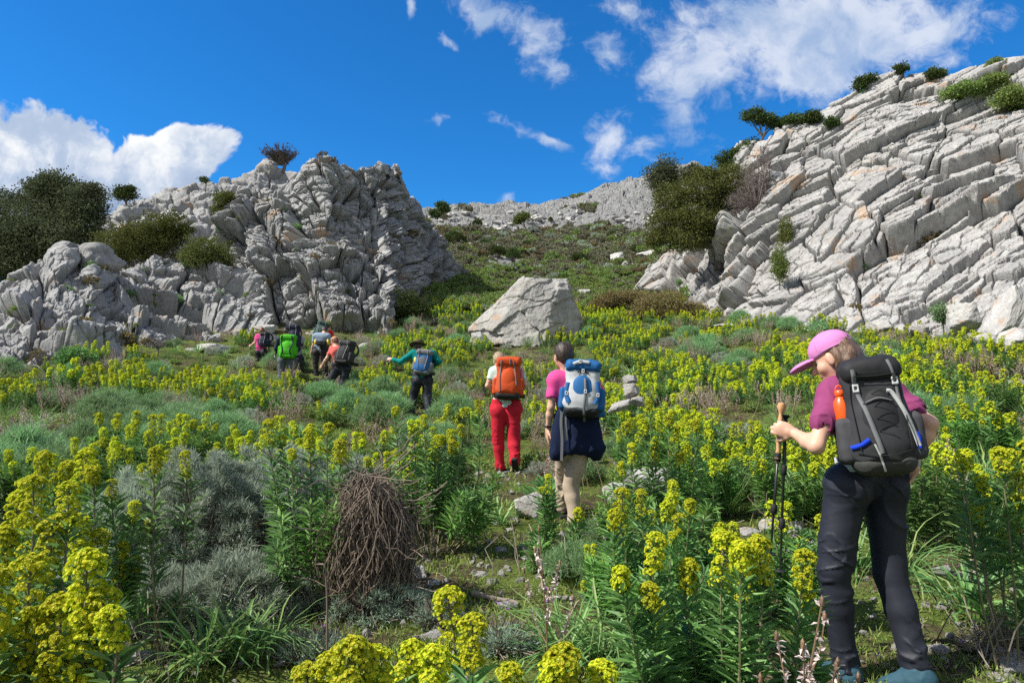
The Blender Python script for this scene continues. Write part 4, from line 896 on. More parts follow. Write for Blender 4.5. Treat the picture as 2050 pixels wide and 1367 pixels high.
bare('bare leafless tree with a round crown on top of the tall left cliff', 46, (566, 338), [(560, 303, 40, 15), (540, 310, 22, 12), (580, 312, 22, 12)], 90, m_bark, .13, 21, sub=14)
bare('tangled grey leafless shrub hanging over the left edge of the right cliff', 31, (1515, 455), [(1500, 370, 32, 60), (1525, 340, 18, 50), (1480, 410, 28, 30), (1512, 420, 20, 25)], 110, m_barkg, .09, 22, name='bare_shrub', sub=10, cat='shrub')
bare('dark leafless thorny shrub at the foot of the low left outcrop', 20.5, (315, 705), [(315, 682, 24, 14)], 30, m_barkg, .03, 23, name='bare_shrub', cat='shrub')
bare('brown leafless shrub at the left foot of the low outcrop', 17, (75, 745), [(75, 715, 24, 22)], 30, m_barkg, .025, 24, name='bare_shrub', cat='shrub')
# ---------------------------------------------------------------- the far slope's bushes and scrub
def hillY(px, py):
    i = int(np.clip((px - 770) / 790 * (nu_h - 1), 0, nu_h - 1)); zz = KZ(py); s = _hz[i] / _hy
    j = np.argmax(s > zz); return float(_hy[j]) if s[j] > zz else 120.
nu_h = len(_hx)
BUSHK = [bush_geo((.5, .5, .42), 120, 22, .075, .05, 40 + k).mesh('bush', [m_dkleaf, m_bark]) for k in range(3)]
HB = [(295, 385, 75, 60), (450, 310, 45, 27), (380, 355, 30, 25), (510, 430, 55, 40), (605, 480, 66, 50), (710, 510, 55, 55), (820, 440, 58, 38), (850, 527, 22, 18), (765, 575, 38, 28), (1075, 450, 28, 28), (1135, 402, 25, 20), (1210, 385, 25, 22), (1268, 398, 25, 22), (1350, 428, 42, 32), (1428, 372, 42, 40), (1460, 428, 25, 22), (1190, 528, 65, 40), (1300, 555, 38, 34), (1600, 465, 40, 40), (740, 332, 18, 18), (985, 265, 18, 20), (1015, 295, 22, 15), (445, 253, 18, 15), (345, 475, 55, 38), (900, 130, 14, 9), (1520, 340, 28, 15), (785, 475, 22, 25), (690, 440, 24, 22), (430, 480, 26, 20), (1630, 500, 30, 22)]
for k, (a, b, c, d) in enumerate(HB):
    px = 830 + a / 3.596; py = 370 + b / 3.596; rx = c / 3.596; ry = d / 3.596; Yk = hillY(px, py + ry); p, _ = hill(px, Yk); kx = Yk / F
    o = link('bush', BUSHK[k % 3], None, p + [0, 0, -.1 * ry * kx]); o.scale = (rx * kx / .52, (rx + ry) * .5 * kx / .52, 2 * ry * kx / .80); o.rotation_euler = (0, 0, k)
    tag(o, 'dark round bush dotted on the far scrub slope', 'bush', 'dark round bushes on the far slope')
n = 15000; px = rng.uniform(780, 1540, n); Yk = np.exp(rng.uniform(math.log(33), math.log(150), n)); i = np.clip(((px - 770) / 790 * (nu_h - 1)).astype(int), 0, nu_h - 1); j = np.clip(np.searchsorted(_hy, Yk), 0, len(_hy) - 1)
rkk = _hr[i, j]; pn = n2(_hx[i] * Yk * .12, Yk * .12, 88, 3); k = (rkk < .45) & (rng.random(n) < .5 + pn); P_ = np.stack([_hx[i] * Yk, Yk, _hz[i, j] - .05], -1)[k]; Yk = Yk[k]
SCR = [bush_geo((.5, .5, .35), 46, 12, .12, .075, 50 + q, stems=2).mesh('scrub', [m, m_bark]) for q, m in enumerate((m_scrub, m_scrubg, m_scrub, m_brown, m_grey))]
pr = np.clip(sstep(75, 45, Yk), 0, 1); ix = np.where(rng.random(len(P_)) < .15 + .6 * pr, 1, rng.choice([0, 2, 3, 4], len(P_), p=[.45, .35, .1, .1]))
scatter_gn('scrub_cover', SCR, P_, rots(len(P_), .1), rng.uniform(.45, 1.25, len(P_)) * np.clip(Yk / 60, .7, 1.5), ix, 'low grey-green scrub covering the far slope', 'scrub')
# bushes between the meadow and the far slope
tree('bush', 'wide brown-green thorny thicket under the right cliff', 28, [(1330, 612, 50, 22), (1385, 625, 34, 18), (1290, 628, 34, 16), (1350, 635, 50, 14)], (1340, 660), m_brown, .08, 60, trunk=.04, seed=71, cat='bush')
tree('bush', 'smaller brown thicket above the right shoulder of the boulder', 31, [(1235, 600, 42, 14), (1275, 598, 26, 13), (1205, 612, 24, 10)], (1240, 625), m_brown, .08, 60, trunk=.04, seed=72, cat='bush')
tree('bush', 'dark green bush in the shade at the right foot of the tall left cliff', 30, [(815, 600, 24, 16), (840, 622, 22, 12), (800, 628, 18, 14)], (820, 655), m_dkleaf, .08, 60, trunk=.04, seed=73, cat='bush')
tree('bush', 'bright green shrub at the cliff foot behind the pink cap', 19.6, [(1640, 655, 22, 10), (1665, 662, 14, 8)], (1650, 680), m_fen, .06, 70, trunk=.02, seed=74, cat='bush')
tree('bush', 'dark leafy shrub with few yellow tips against the left outcrop', 17.2, [(150, 712, 26, 15), (135, 722, 16, 10), (168, 722, 14, 10)], (150, 745), m_spl, .08, 90, trunk=.02, seed=75, cat='bush')
# plants in the joints of the cliffs
cp, cs, ci = [], [], []
for sd, q, nn_ in CRK:
    if len(q) == 0: continue
    m = rng.random(len(q)) < (260 / len(q) if sd != 200 else 200 / len(q)); cp += list(q[m]); cs += list(rng.uniform(.25, .8, m.sum())); ci += list(rng.choice([0, 1, 2], m.sum(), p=[.6, .25, .15]))
scatter_gn('crevice_plants', [HERBM, FEN[1], SCR[3]], cp, rots(len(cp), .4), cs, ci, 'small green tufts rooted in the joints of the cliffs', 'plants')

# ================================================================ stones
def stone_geo(r, seed, n=5, planes=16, rough=.03, squash=None):
    rgk = np.random.default_rng(seed); v, f = ico(n); nrm = unit(rgk.normal(0, 1, (planes, 3))); dd = rgk.uniform(.62, 1.0, planes)
    dt = v @ nrm.T; q = np.where(dt > .05, dd / np.maximum(dt, .05), 9).min(1); q = np.minimum(q, 1.25)
    P = v * q[:, None]; P = P * (1 + rough * 2 * fbm(P * 2.2 + seed, 4, seed, .6)[:, None]) * np.asarray(r); g = Geo(); g.add(P, f); return g
STN = [stone_geo((1, 1, 1), 300 + k, 4, 14, .05).mesh('stone', [m_stone]) for k in range(6)]
def stone(px, py, rx, ry, Y, label, k=0, rz=0., ry_=0., lift=0, name='stone', cat='stone', group=None, own=None, ground=True, depth=None):
    kx = Y / F; c = W(px, py, Y)
    if ground:
        c[2] = max(c[2], -9); zg = G(c[0], Y); 
        if c[2] - ry * kx > zg: c[2] = zg + ry * kx * .6
    me = STN[k % 6] if own is None else own; o = link(name, me, None, c); o.scale = (rx * kx, (depth or (rx + ry) * .5) * kx, ry * kx); o.rotation_euler = (0, ry_, rz) if ground else (0, ry_, 0)
    return tag(o, label, cat, group)
def gY(px, py):
    """distance at which the ground is seen at (px, py)"""
    Ys_ = np.geomspace(1.5, 40, 300); u_ = (W(px, py, 1.0))[0]; zz = gz(u_ * Ys_, Ys_) / Ys_; j = np.argmax(zz > KZ(py)); return float(Ys_[j]) if zz[j] > KZ(py) else 3.
SL = [(250, 1328, 19, 14, 'pale stone on the grass beside the corner spurge bush'), (292, 1312, 34, 10, 'flat stone lying just right of the pale stone at lower left'), (870, 1168, 13, 9, 'left one of two small white stones right of the dead bush'), (893, 1164, 10, 9, 'small white stone touching its left twin by the dead bush'), (838, 1150, 22, 16, 'shaded grey stone at the right foot of the dead bush'), (963, 1151, 16, 8, 'flat white stone on the path above the middle spurge'), (986, 1166, 15, 10, 'grey stone on the path beside the flat white one'), (1012, 1213, 20, 10, 'flat white stone in the grass left of the pale flower spike'), (1004, 1102, 12, 9, 'small stone above the broken branch'), (800, 1215, 18, 8, 'low stone half hidden in silver herbs'), (870, 1275, 30, 12, 'stone behind the yellow heads at the bottom'),
      (1545, 1058, 24, 22, 'upright pale stone left of the hiking poles'), (1590, 1058, 24, 18, 'rough pale stone right of the hiking poles'), (1612, 1090, 30, 12, 'long pale stone against the near hiker trouser leg'), (1500, 1066, 20, 12, 'dark shaded stone under the leaves left of the poles'), (1885, 1143, 24, 14, 'white stone in the grass right of the near hiker'), (1998, 1286, 24, 13, 'stone half under strap leaves at lower right'), (2034, 1336, 36, 36, 'large pale stone cut off by the bottom right corner'), (1770, 1332, 17, 8, 'small white stone between the boots of the near hiker'), (1875, 1302, 22, 14, 'grey stone right of the dark trouser hem'), (1868, 972, 20, 7, 'flat pale stone right of the black backpack'), (2042, 806, 22, 16, 'white rock at the right edge among the yellow heads'), (2035, 768, 26, 10, 'grey rock at the right edge, higher up the slope'), (2010, 1358, 30, 10, 'flat pale stone beside the corner stone at bottom right')]
for k, (a, b, c, d, lab) in enumerate(SL):
    Yk = gY(a, b + d * .4); stone(a, b, c, d, Yk, lab, k, rz=0 if k % 2 else .7)
stone(1062, 1012, 42, 32, gY(1062, 1035), 'flat white slab beside the path left of the khaki trousers', 3, rz=.3, depth=50)
YC = 7.6
stone(1300, 838, 72, 34, YC, 'broad rough white rock that carries the stone cairn', 1, depth=60)
stone(1238, 862, 36, 24, YC - .2, 'low grey rock at the left foot of the cairn rock', 4)
stone(1322, 765, 28, 13, 9.6, 'grey rock among the flowers behind the cairn', 2)
stone(1246, 812, 28, 12, YC - .05, 'slanted bottom stone of the cairn, left side', 2, ground=False, ry_=-.35, group=None)
stone(1277, 803, 15, 12, YC - .1, 'rounded bottom stone of the cairn, right side', 5, ground=False, ry_=.15)
stone(1265, 783, 20, 17, YC, 'squarish middle stone of the cairn', 0, ground=False, ry_=-.1)
stone(1263, 760, 18, 9, YC, 'pointed flat stone topping the cairn', 4, ground=False, ry_=.05)
# boulder
def boulder_geo():
    v, f = ico(7); pl = [((-.70, -.12, .70), .90), ((-.02, .02, 1.0), 1.0), ((.94, -.15, .33), 1.45), ((.98, -.1, -.1), 1.55), ((-.06, -.97, .22), .85), ((-.55, -.8, .25), 1.05), ((-.5, -.75, .42), .92), ((.55, -.82, .1), 1.1), ((0, 1, .2), 1.2), ((0, 0, -1), 1.1), ((-.95, 0, .1), 1.65), ((.3, -.6, .7), 1.12)]
    N_ = unit(np.array([q[0] for q in pl])); D_ = np.array([q[1] for q in pl]); dt = v @ N_.T; q = np.where(dt > .04, D_ / np.maximum(dt, .04), 99).min(1); P = v * q[:, None]
    cr, ck_ = blocks(P[:, 0] * 1.3, P[:, 2] * 1.3, 611, [(1.3, .9, .22, .9, .05, .03), (.45, .35, .07, .9, .03, .015)], 20)
    P = P * (1 + cr * .35 + .075 * fbm(P * 2.2, 5, 612, .66))[:, None]; g = Geo(); g.add(P, f); return g
m_bold = rockmat('boulder_rock', (1.0, .99, .96), 1.0, 1.3)
YB = 25.; kb = YB / F; c = W(1058, 625, YB)
o = boulder_geo().obj('boulder', m_bold, None, True, loc=c); o.scale = (66 * kb, 60 * kb, 66 * kb); tag(o, 'large grey limestone boulder standing alone in the flowery slope', 'boulder')
stone(958, 660, 17, 18, 24, 'small block leaning on the left foot of the large boulder', 1, name='boulder', cat='boulder'); stone(1158, 608, 11, 26, 26.5, 'narrow jagged rock behind the right side of the large boulder', 2, name='boulder', cat='boulder')
stone(1170, 557, 17, 9, 42, 'small white block on the slope above the large boulder', 3, ground=True, name='boulder', cat='boulder')
def hstone(px, py, rx, ry, lab, k):
    Yk = hillY(px, py + ry * .6); p, _ = hill(px, Yk); o = link('rock', STN[k % 6], None, p + [0, 0, ry * .5 * Yk / F]); o.scale = (rx * Yk / F, rx * Yk / F, ry * Yk / F); o.rotation_euler = (0, 0, k); return tag(o, lab, 'rock', 'pale rocks scattered over the far slope')
for k, (a, b, c_, d) in enumerate([(1240, 520, 22, 14), (1222, 538, 16, 10), (1258, 532, 14, 10), (1205, 545, 12, 10), (1208, 504, 9, 5), (1300, 510, 22, 12), (1262, 545, 10, 6), (1175, 528, 9, 4)]):
    hstone(a, b, c_, d, 'pale rock lying on the far slope left of the right cliff', k)
for k in range(230):
    a = rng.uniform(860, 1420); b = rng.uniform(425, 500) if k < 200 else rng.uniform(500, 560); s_ = rng.uniform(2, 9) * (1 if k < 200 else .6); hstone(a, b, s_, s_ * .6, 'small pale rock in the scrub of the far slope', k)
stone(533, 657, 26, 9, 24.5, 'flat capstone on the rocks behind the leftmost hiker', 3, ground=False); stone(545, 672, 16, 14, 24.6, 'upright grey rock under the flat capstone', 1)
for k, (a, b, c_, d, lab) in enumerate([(430, 700, 50, 12, 'long low pale rock at the foot of the left outcrop'), (385, 705, 14, 8, 'small pale rock left of the long low rock'), (750, 668, 26, 14, 'pale rubble rock at the foot of the tall left cliff'), (880, 688, 12, 10, 'small grey rock in the flowers left of the boulder'), (905, 680, 8, 6, 'tiny pale rock nearest the left side of the boulder'), (1450, 655, 30, 10, 'low white rock among flowers beneath the right cliff'), (1500, 640, 22, 8, 'flat pale rock beneath the right cliff, by the thicket')]):
    stone(a, b, c_, d, 22 if a < 500 else 24, lab, k)
# fallen blocks along the foot of the right cliff
for k, (a, b, c_, d, Yk, lab) in enumerate([(1930, 640, 38, 34, 16.8, 'pale fallen block at the foot of the right cliff below the green shrub'), (2005, 640, 26, 70, 15.5, 'tall tilted slab leaning at the right edge'), (1980, 690, 30, 22, 15.5, 'fallen block under the tilted slab'), (1840, 660, 26, 14, 17.6, 'low pale block at the cliff foot right of the pink cap'), (1765, 655, 30, 14, 18.6, 'pale block at the cliff foot above the black backpack'), (2040, 690, 30, 40, 14.5, 'pale fissured block at the very right edge')]):
    stone(a, b, c_, d, Yk, lab, k, ry_=(.5 if 'tilted' in lab else 0), name='boulder', cat='boulder', ground=False)
n_ = 2600; Yp = 1.6 * np.exp(rng.random(n_) * math.log(12 / 1.6)); xp = rng.uniform(-.8, .8, n_) * Yp; kp = (openness(xp, Yp) > .0) | (rng.random(n_) < .12); xp, Yp = xp[kp], Yp[kp]
scatter_gn('pebbles', STN, np.stack([xp, Yp, gz(xp, Yp) + .002], -1), rots(len(xp), 1), rng.uniform(.004, .03, len(xp)) ** 1.0 * np.clip(Yp / 4, .6, 1.6), rng.integers(0, 6, len(xp)), 'loose pebbles and gravel on the open trodden ground', 'gravel')
# broken branch
p = W(985, 1100, gY(985, 1110)); e = Geo(); q = curve([W(948, 1092, 4.25), W(985, 1102, 4.2), W(1015, 1108, 4.15), W(1040, 1112, 4.1)], 10); q[:, 2] = gz(q[:, 0], q[:, 1]) + .02; tubes(e, q[None], np.linspace(.022, .009, 10)[None] * (1 + .15 * rng.normal(0, 1, (1, 10))), 8, cap=True); tag(e.obj('branch', m_dry, smooth=True), 'broken dry branch lying on the path right of the dead bush', 'branch')
# ---------------------------------------------------------------- dead bush of drooping stems
b0 = onground(738, 4.05); b0[2] = G(b0[0], 4.05); g = Geo(); rgk = np.random.default_rng(77); n = 900; k_ = 4.05 / F
H = .75; a = rgk.uniform(0, 2 * pi, n); rad = rgk.uniform(.35, 1, n) ** .6
Wd = .25; K = 14; t_ = np.linspace(0, 1, K)[None]
top = np.stack([rgk.normal(.02, .045, n), rgk.normal(0, .045, n), H * rgk.uniform(.45, 1.04, n)], -1)
prof_ = np.sin(np.clip(t_ * rgk.uniform(.75, .95, (n, 1)) + .06, 0, 1) * pi) ** .75
R2 = Wd * rad[:, None] * prof_; zz = top[:, 2:3] * (1 - t_ ** 1.15) + .0
wig = np.cumsum(rgk.normal(0, .014, (n, K, 2)), 1); a2 = a[:, None] + rgk.normal(0, .9, (n, 1)) * t_
cl = np.stack([top[:, :1] * (1 - t_) + R2 * np.cos(a2) + wig[..., 0], top[:, 1:2] * (1 - t_) + R2 * np.sin(a2) + wig[..., 1], zz + .02 * rgk.normal(0, 1, (n, 1))], -1)
tubes(g, cl, np.full((n, K), .0027) * rgk.uniform(.6, 1.3, (n, 1)), 4)
n = 150; a = rgk.uniform(0, 2 * pi, n); s0 = np.stack([rgk.normal(0, .12, n), rgk.normal(0, .1, n), rgk.uniform(.1, .8, n)], -1); dd = unit(np.stack([np.cos(a), np.sin(a), rgk.uniform(-.1, .9, n)], -1)); k3 = np.linspace(0, 1, 6)[None, :, None]
tubes(g, s0[:, None] + dd[:, None] * k3 * rgk.uniform(.15, .38, (n, 1, 1)) + np.cumsum(rgk.normal(0, .012, (n, 6, 3)), 1), np.full((n, 6), .0032), 4)
tag(g.obj('dead_bush', m_dead, loc=b0), 'basket-shaped dead bush of drooping brown stems, left of the path', 'bush')
taken.add(b0[0], b0[1])
# ---------------------------------------------------------------- silvery shrubs
MG = [m_grey, m_dead]
for k, (a, Yk, R3, lab, L_) in enumerate([(255, 4.3, (.46, .4, .62), 'silvery grey shrub at the left end of the grey thicket', .06), (420, 4.5, (.62, .5, .86), 'largest silvery grey shrub, dark inside, left of the dead bush', .06), (575, 5.1, (.55, .45, .82), 'silvery grey shrub behind the bright spurge leaves', .06), (700, 5.6, (.38, .35, .6), 'silvery shrub just behind the top of the dead bush', .055), (330, 3.85, (.3, .26, .22), 'low silvery shrub in the shadow under the spurge columns', .055), (480, 3.9, (.34, .26, .34), 'drooping silvery tufts in front of the largest grey shrub', .06)]):
    b = onground(a, Yk); grey_geo(R3, int(420 * (R3[0] / .45) ** 1.6), 78, L_, .0055, 400 + k).obj('silver_shrub', MG, None, loc=b)
    tag(COL.objects[-1], lab, 'shrub', 'silvery grey shrubs left of the path'); taken.add(b[0], b[1])
m_grey2 = leafmat('silver_green_leaf', (.22, .31, .22), (.34, .43, .32), (.45, .52, .40), trans=.15, rough=.8)
for k, (a, b_, R3, lab) in enumerate([(610, 1225, (.26, .2, .15), 'low pale silver-green cushion right of the strap leaves'), (760, 1235, (.30, .2, .17), 'wide silver-green cushion in front of the dead bush'), (480, 1250, (.15, .14, .08), 'small silver-green cushion amid the strap leaves'), (880, 1250, (.12, .1, .07), 'small silver cushion left of the tall yellow spire'), (1010, 1300, (.12, .1, .07), 'silver tuft behind the lowest yellow domes'), (640, 1320, (.16, .12, .08), 'silvery tuft at the bottom edge between strap leaves and yellow heads')]):
    Yk = gY(a, b_); b = onground(a, Yk); grey_geo(R3, int(2600 * R3[0] * R3[1]) + 40, 40, .035, .0045, 420 + k, 20).obj('silver_cushion', [m_grey2, m_dead], None, loc=b); tag(COL.objects[-1], lab, 'plant', 'silver-green cushions in the foreground')
# ---------------------------------------------------------------- asphodels and other single plants
def place(name, me, px, py, label, cat, s=1., group=None, rz=0., Y=None):
    Yk = Y or gY(px, py); b = onground(px, Yk); o = link(name, me, None, b); o.scale = (s, s, s); o.rotation_euler = (0, 0, rz); tag(o, label, cat, group); return o
GA = 'strap-leaved asphodels around the path'
for k, (a, b_, m_, s, lab) in enumerate([(500, 1330, 1, .95, 'asphodel rosette with broad pale strap leaves at lower left'), (430, 1345, 0, .8, 'smaller asphodel rosette beside the broad one at lower left'), (560, 1310, 3, .7, 'thin arching strap leaves right of the lower left rosette'), (1000, 1055, 1, .75, 'asphodel rosette in front of the flat white slab'), (925, 1080, 0, .85, 'dark strap leaf clump right of the dead bush'), (890, 1060, 3, .75, 'strap leaf tuft touching the dead bush'), (945, 1010, 0, .6, 'strap leaf clump beside the path below the red trousers'), (1200, 1345, 3, 1.0, 'long arching strap leaves at the bottom, right of centre'), (1130, 1340, 0, .75, 'yellow-green strap leaves around the pale flower spike'), (1290, 1350, 3, .95, 'strap leaves sweeping right at the bottom edge'), (1450, 1040, 2, .95, 'tall fine-leaved grassy clump left of the poles'), (1915, 1235, 1, 1.0, 'star-shaped strap leaf rosette right of the near hiker'), (1975, 1180, 3, .9, 'arching strap leaves near the right edge'), (1700, 1150, 0, .8, 'strap leaves seen between the legs of the near hiker'), (1880, 1080, 2, .8, 'fine grassy clump right of the near hiker thigh'), (1960, 1020, 2, .95, 'sprawling fine grass clump under the right edge spurge'), (1900, 960, 2, .9, 'fine pale grass clump right of the backpack'), (1600, 1040, 0, .65, 'small strap leaf rosette behind the hiking poles'), (1330, 960, 0, .7, 'strap leaves in the shade below the cairn'), (455, 830, 2, .8, 'dark grassy clump above the grey shrubs'), (1080, 1010, 0, .5, 'small strap tuft between the slab and the khaki trousers')]):
    place('asphodel', STRAP[m_], a, b_, lab, 'plant', s, GA, k * 1.3)
BL = strap_geo(26, (.28, .48), .075, 9, .55, 8).mesh('squill', [m_broad])
place('squill', BL, 1085, 985, 'bright green broad-leaved plant between the red and the khaki trousers', 'plant', 1.0, None, 1, 6.9); place('squill', BL, 1100, 990, 'second broad-leaved plant tucked behind the first', 'plant', .75, None, 3, 7.6)
for k, (a, Yk, top, m_, lab) in enumerate([(1098, 2.55, 1048, 1, 'tall asphodel spike with pale pink flowers in the centre foreground'), (1586, 1.9, 1195, 0, 'asphodel spike with pink-white buds at the bottom, before the near hiker'), (1640, 1.85, 1330, 2, 'low asphodel spike at the bottom edge by the blue boot'), (1935, 3.6, 1062, 1, 'faded asphodel spike right of the near hiker'), (1905, 5.2, 880, 0, 'brown asphodel spike beside the backpack')]):
    b = onground(a, Yk); hh = W(a, top, Yk)[2] - b[2]; o = link('asphodel_stalk', SPIKE[m_], None, b); s_ = hh / (.75, .9, .6)[m_]; o.scale = (min(s_, 1.1), min(s_, 1.1), s_); o.rotation_euler = (0, -.03, k); tag(o, lab, 'flower')
g = Geo(); q = curve([onground(668, 2.7), W(655, 1220, 2.7), W(650, 1130, 2.7)], 8); tubes(g, q[None], np.linspace(.005, .003, 8)[None], 6); leaves(g, q[-1] + np.zeros((7, 3)), unit(rng.normal(0, 1, (7, 3))), .05, .008, 0); tag(g.obj('dry_stalk', m_dead), 'thin dark dry stalk standing before the silver cushions', 'plant')
place('fennel_clump', FEN[0], 1150, 1165, 'feathery green fennel tuft below the khaki trousers', 'plant', .5); place('fennel_clump', FEN[1], 1195, 1090, 'feathery fennel tuft left of the ragged yellow columns', 'plant', .38)
g = Geo(); n = 2600; c = unit(rng.normal(0, 1, (n, 3))) * [.3, .25, .2]; c[:, 2] = np.abs(c[:, 2]); tubes(g, np.stack([c * .3, c * .7 + rng.normal(0, .02, (n, 3)), c], 1)[:260], np.full((260, 3), .0015), 3, 1); leaves(g, c * rng.uniform(.4, 1, (n, 1)), rdir(n), .02, .006, 0)
tag(g.obj('wiry_bush', [m_scrub, m_dry], None, loc=onground(2010, 3.4)), 'wiry brownish airy bush at the right edge', 'bush')
# ================================================================ smooth solids
class Sdf:
    def __init__(s): s.ops = []; s.lo = []; s.hi = []
    def _bb(s, *pts, r=0.):
        for p in pts: s.lo.append(np.asarray(p) - r); s.hi.append(np.asarray(p) + r)
    def cone(s, a, b, r1, r2=None, k=.02, flat=None):
        r2 = r1 if r2 is None else r2; a = np.asarray(a, float); b = np.asarray(b, float); s._bb(a, b, r=max(r1, r2) * 1.1)
        if flat is not None: n = unit(flat[0]); f = flat[1]
        def fn(p):
            ab = b - a; q = p - a; t = np.clip(q @ ab / max(ab @ ab, 1e-9), 0, 1); c = q - t[..., None] * ab
            if flat is not None: c = c + n * (c @ n)[..., None] * (1 / f - 1)
            return np.linalg.norm(c, axis=-1) - (r1 + (r2 - r1) * t)
        s.ops.append(('u', fn, k)); return s
    def ell(s, c, r, M=None, k=.02, op='u'):
        c = np.asarray(c, float); r = np.asarray(r, float)
        if op == 'u': s._bb(c, r=max(r) * 1.05)
        M = np.eye(3) if M is None else np.asarray(M)
        def fn(p):
            q = (p - c) @ M; k0 = np.linalg.norm(q / r, axis=-1); k1 = np.linalg.norm(q / (r * r), axis=-1); return k0 * (k0 - 1) / np.maximum(k1, 1e-6)
        s.ops.append((op, fn, k)); return s
    def box(s, c, h, r=.01, M=None, k=.02, op='u'):
        c = np.asarray(c, float); h = np.asarray(h, float); M = np.eye(3) if M is None else np.asarray(M)
        if op == 'u': s._bb(c, r=float(np.linalg.norm(h)))
        def fn(p):
            q = np.abs((p - c) @ M) - h + r; return np.linalg.norm(np.maximum(q, 0), axis=-1) + np.minimum(q.max(-1), 0) - r
        s.ops.append((op, fn, k)); return s
    def cut(s, o, n, k=.004):
        o = np.asarray(o, float); n = unit(n); s.ops.append(('x', lambda p: (p - o) @ n, k)); return s
    def disp(s, fn): s.ops.append(('d', fn, 0)); return s
    def __call__(s, p):
        d = None
        for op, fn, k in s.ops:
            if op == 'd': d = d + fn(p); continue
            e = fn(p)
            if d is None: d = e; continue
            if op == 'u': h = np.clip(.5 + .5 * (e - d) / k, 0, 1); d = e * (1 - h) + d * h; d = np.where(True, d - k * h * (1 - h), d)
            elif op == 'x': h = np.clip(.5 - .5 * (e - d) / k, 0, 1); d = e * (1 - h) + d * h + k * h * (1 - h)
            elif op == 's': e = -e; h = np.clip(.5 - .5 * (e - d) / k, 0, 1); d = e * (1 - h) + d * h + k * h * (1 - h)
        return d
    def bounds(s, pad): return np.min(s.lo, 0) - pad, np.max(s.hi, 0) + pad
def snet(sd, h, pad=None, iters=2):
    """surface nets: one closed mesh of the solid"""
    lo, hi = sd.bounds(pad if pad is not None else 3 * h + .02); B = 4
    n = (np.ceil((hi - lo) / h / B).astype(int) + 1) * B
    gx = [lo[i] + h * np.arange(0, n[i] + 1) for i in range(3)]
    cc = [g_[:-1:B] + h * B / 2 for g_ in gx]; C = np.stack(np.meshgrid(*cc, indexing='ij'), -1); dc = sd(C.reshape(-1, 3)).reshape(C.shape[:3])
    up = dc.repeat(B, 0).repeat(B, 1).repeat(B, 2); V = np.ones((n[0], n[1], n[2]), np.float32); V[:] = np.where(up > 0, 1, -1)
    near = np.argwhere(np.abs(up) < h * B * 1.9)
    if len(near) == 0: return Geo()
    P = lo + near * h; out = np.empty(len(P))
    for i in range(0, len(P), 200000): out[i:i + 200000] = sd(P[i:i + 200000])
    V[near[:, 0], near[:, 1], near[:, 2]] = out
    S_ = V < 0; c8 = sum(S_[a:n[0] - 1 + a, b:n[1] - 1 + b, c:n[2] - 1 + c].astype(np.int8) for a in (0, 1) for b in (0, 1) for c in (0, 1))
    cells = np.argwhere((c8 > 0) & (c8 < 8)); idx = -np.ones(c8.shape, np.int64); idx[cells[:, 0], cells[:, 1], cells[:, 2]] = np.arange(len(cells))
    acc = np.zeros((len(cells), 3)); cnt = np.zeros(len(cells)); cor = [(a, b, c) for a in (0, 1) for b in (0, 1) for c in (0, 1)]
    for a in cor:
        for ax in range(3):
            if a[ax]: continue
            b = list(a); b[ax] = 1; va = V[cells[:, 0] + a[0], cells[:, 1] + a[1], cells[:, 2] + a[2]]; vb = V[cells[:, 0] + b[0], cells[:, 1] + b[1], cells[:, 2] + b[2]]
            m = (va < 0) != (vb < 0); t = va / np.where(np.abs(va - vb) < 1e-9, 1, va - vb); q = np.array(a, float)[None] + np.zeros((len(cells), 3)); q[:, ax] += t; acc[m] += q[m]; cnt[m] += 1
    P = lo + (cells + acc / np.maximum(cnt, 1)[:, None]) * h
    F_ = []
    for ax in range(3):
        u_, v_ = (ax + 1) % 3, (ax + 2) % 3; sl = [slice(1, n[i] - 1) for i in range(3)]; a = S_[tuple(sl)]; sl2 = list(sl); sl2[ax] = slice(2, n[ax]); b = S_[tuple(sl2)]; e = np.argwhere(a != b) + 1
        if len(e) == 0: continue
        fl = S_[e[:, 0], e[:, 1], e[:, 2]]; q = []
        for du, dv in ((0, 0), (-1, 0), (-1, -1), (0, -1)):
            w_ = e.copy(); w_[:, u_] += du; w_[:, v_] += dv; w_ = np.minimum(w_, np.array(c8.shape) - 1); q.append(idx[w_[:, 0], w_[:, 1], w_[:, 2]])
        q = np.stack(q, -1); q = np.where(fl[:, None], q, q[:, ::-1]); F_.append(q[(q >= 0).all(1)])
    F_ = np.concatenate(F_)
    for _ in range(iters):
        d = sd(P); e = h * .25; gr = np.stack([sd(P + np.eye(3)[i] * e) - d for i in range(3)], -1) / e; l2 = np.maximum((gr ** 2).sum(-1), .25); P = P - np.clip(d / l2, -h, h)[:, None] * gr
    g = Geo(); g.add(P, F_); return g

# ================================================================ cloth, skin, gear
def cloth(name, col, sc_=30, rough=.85, var=.12, bstr=.35, spec=.2, sheen=.0, bd=.004): return plain(name, col, rough, var, sc_, bstr, spec, bd, sheen)
m_skin, t = mat('skin'); oc = t.n('TexCoord').outputs['Object']; nn = t.noise(14, 3, oc); c_ = t.ramp(nn, [(.3, (.60, .34, .235)), (.7, (.66, .39, .275))]); p_ = t.n('BsdfPrincipled', Roughness=.5); t.set(p_.inputs['Base Color'], c_); p_.inputs['Subsurface Weight'].default_value = .12; p_.inputs['Subsurface Radius'].default_value = (.01, .004, .002); t.nt.links.new(p_.outputs[0], t.n('OutputMaterial').inputs[0])
def hairmat(name, a, b):
    m, t = mat(name); oc = t.n('TexCoord').outputs['Object']; n1 = t.noise(60, 3, t.n('Mapping', Vector=oc, Scale=(1, 1, .12)).outputs[0], .7); finish(t, t.ramp(n1, [(.3, a), (.7, b)]), .45, bump=n1, bstr=.9, bdist=.006, spec=.4); return m
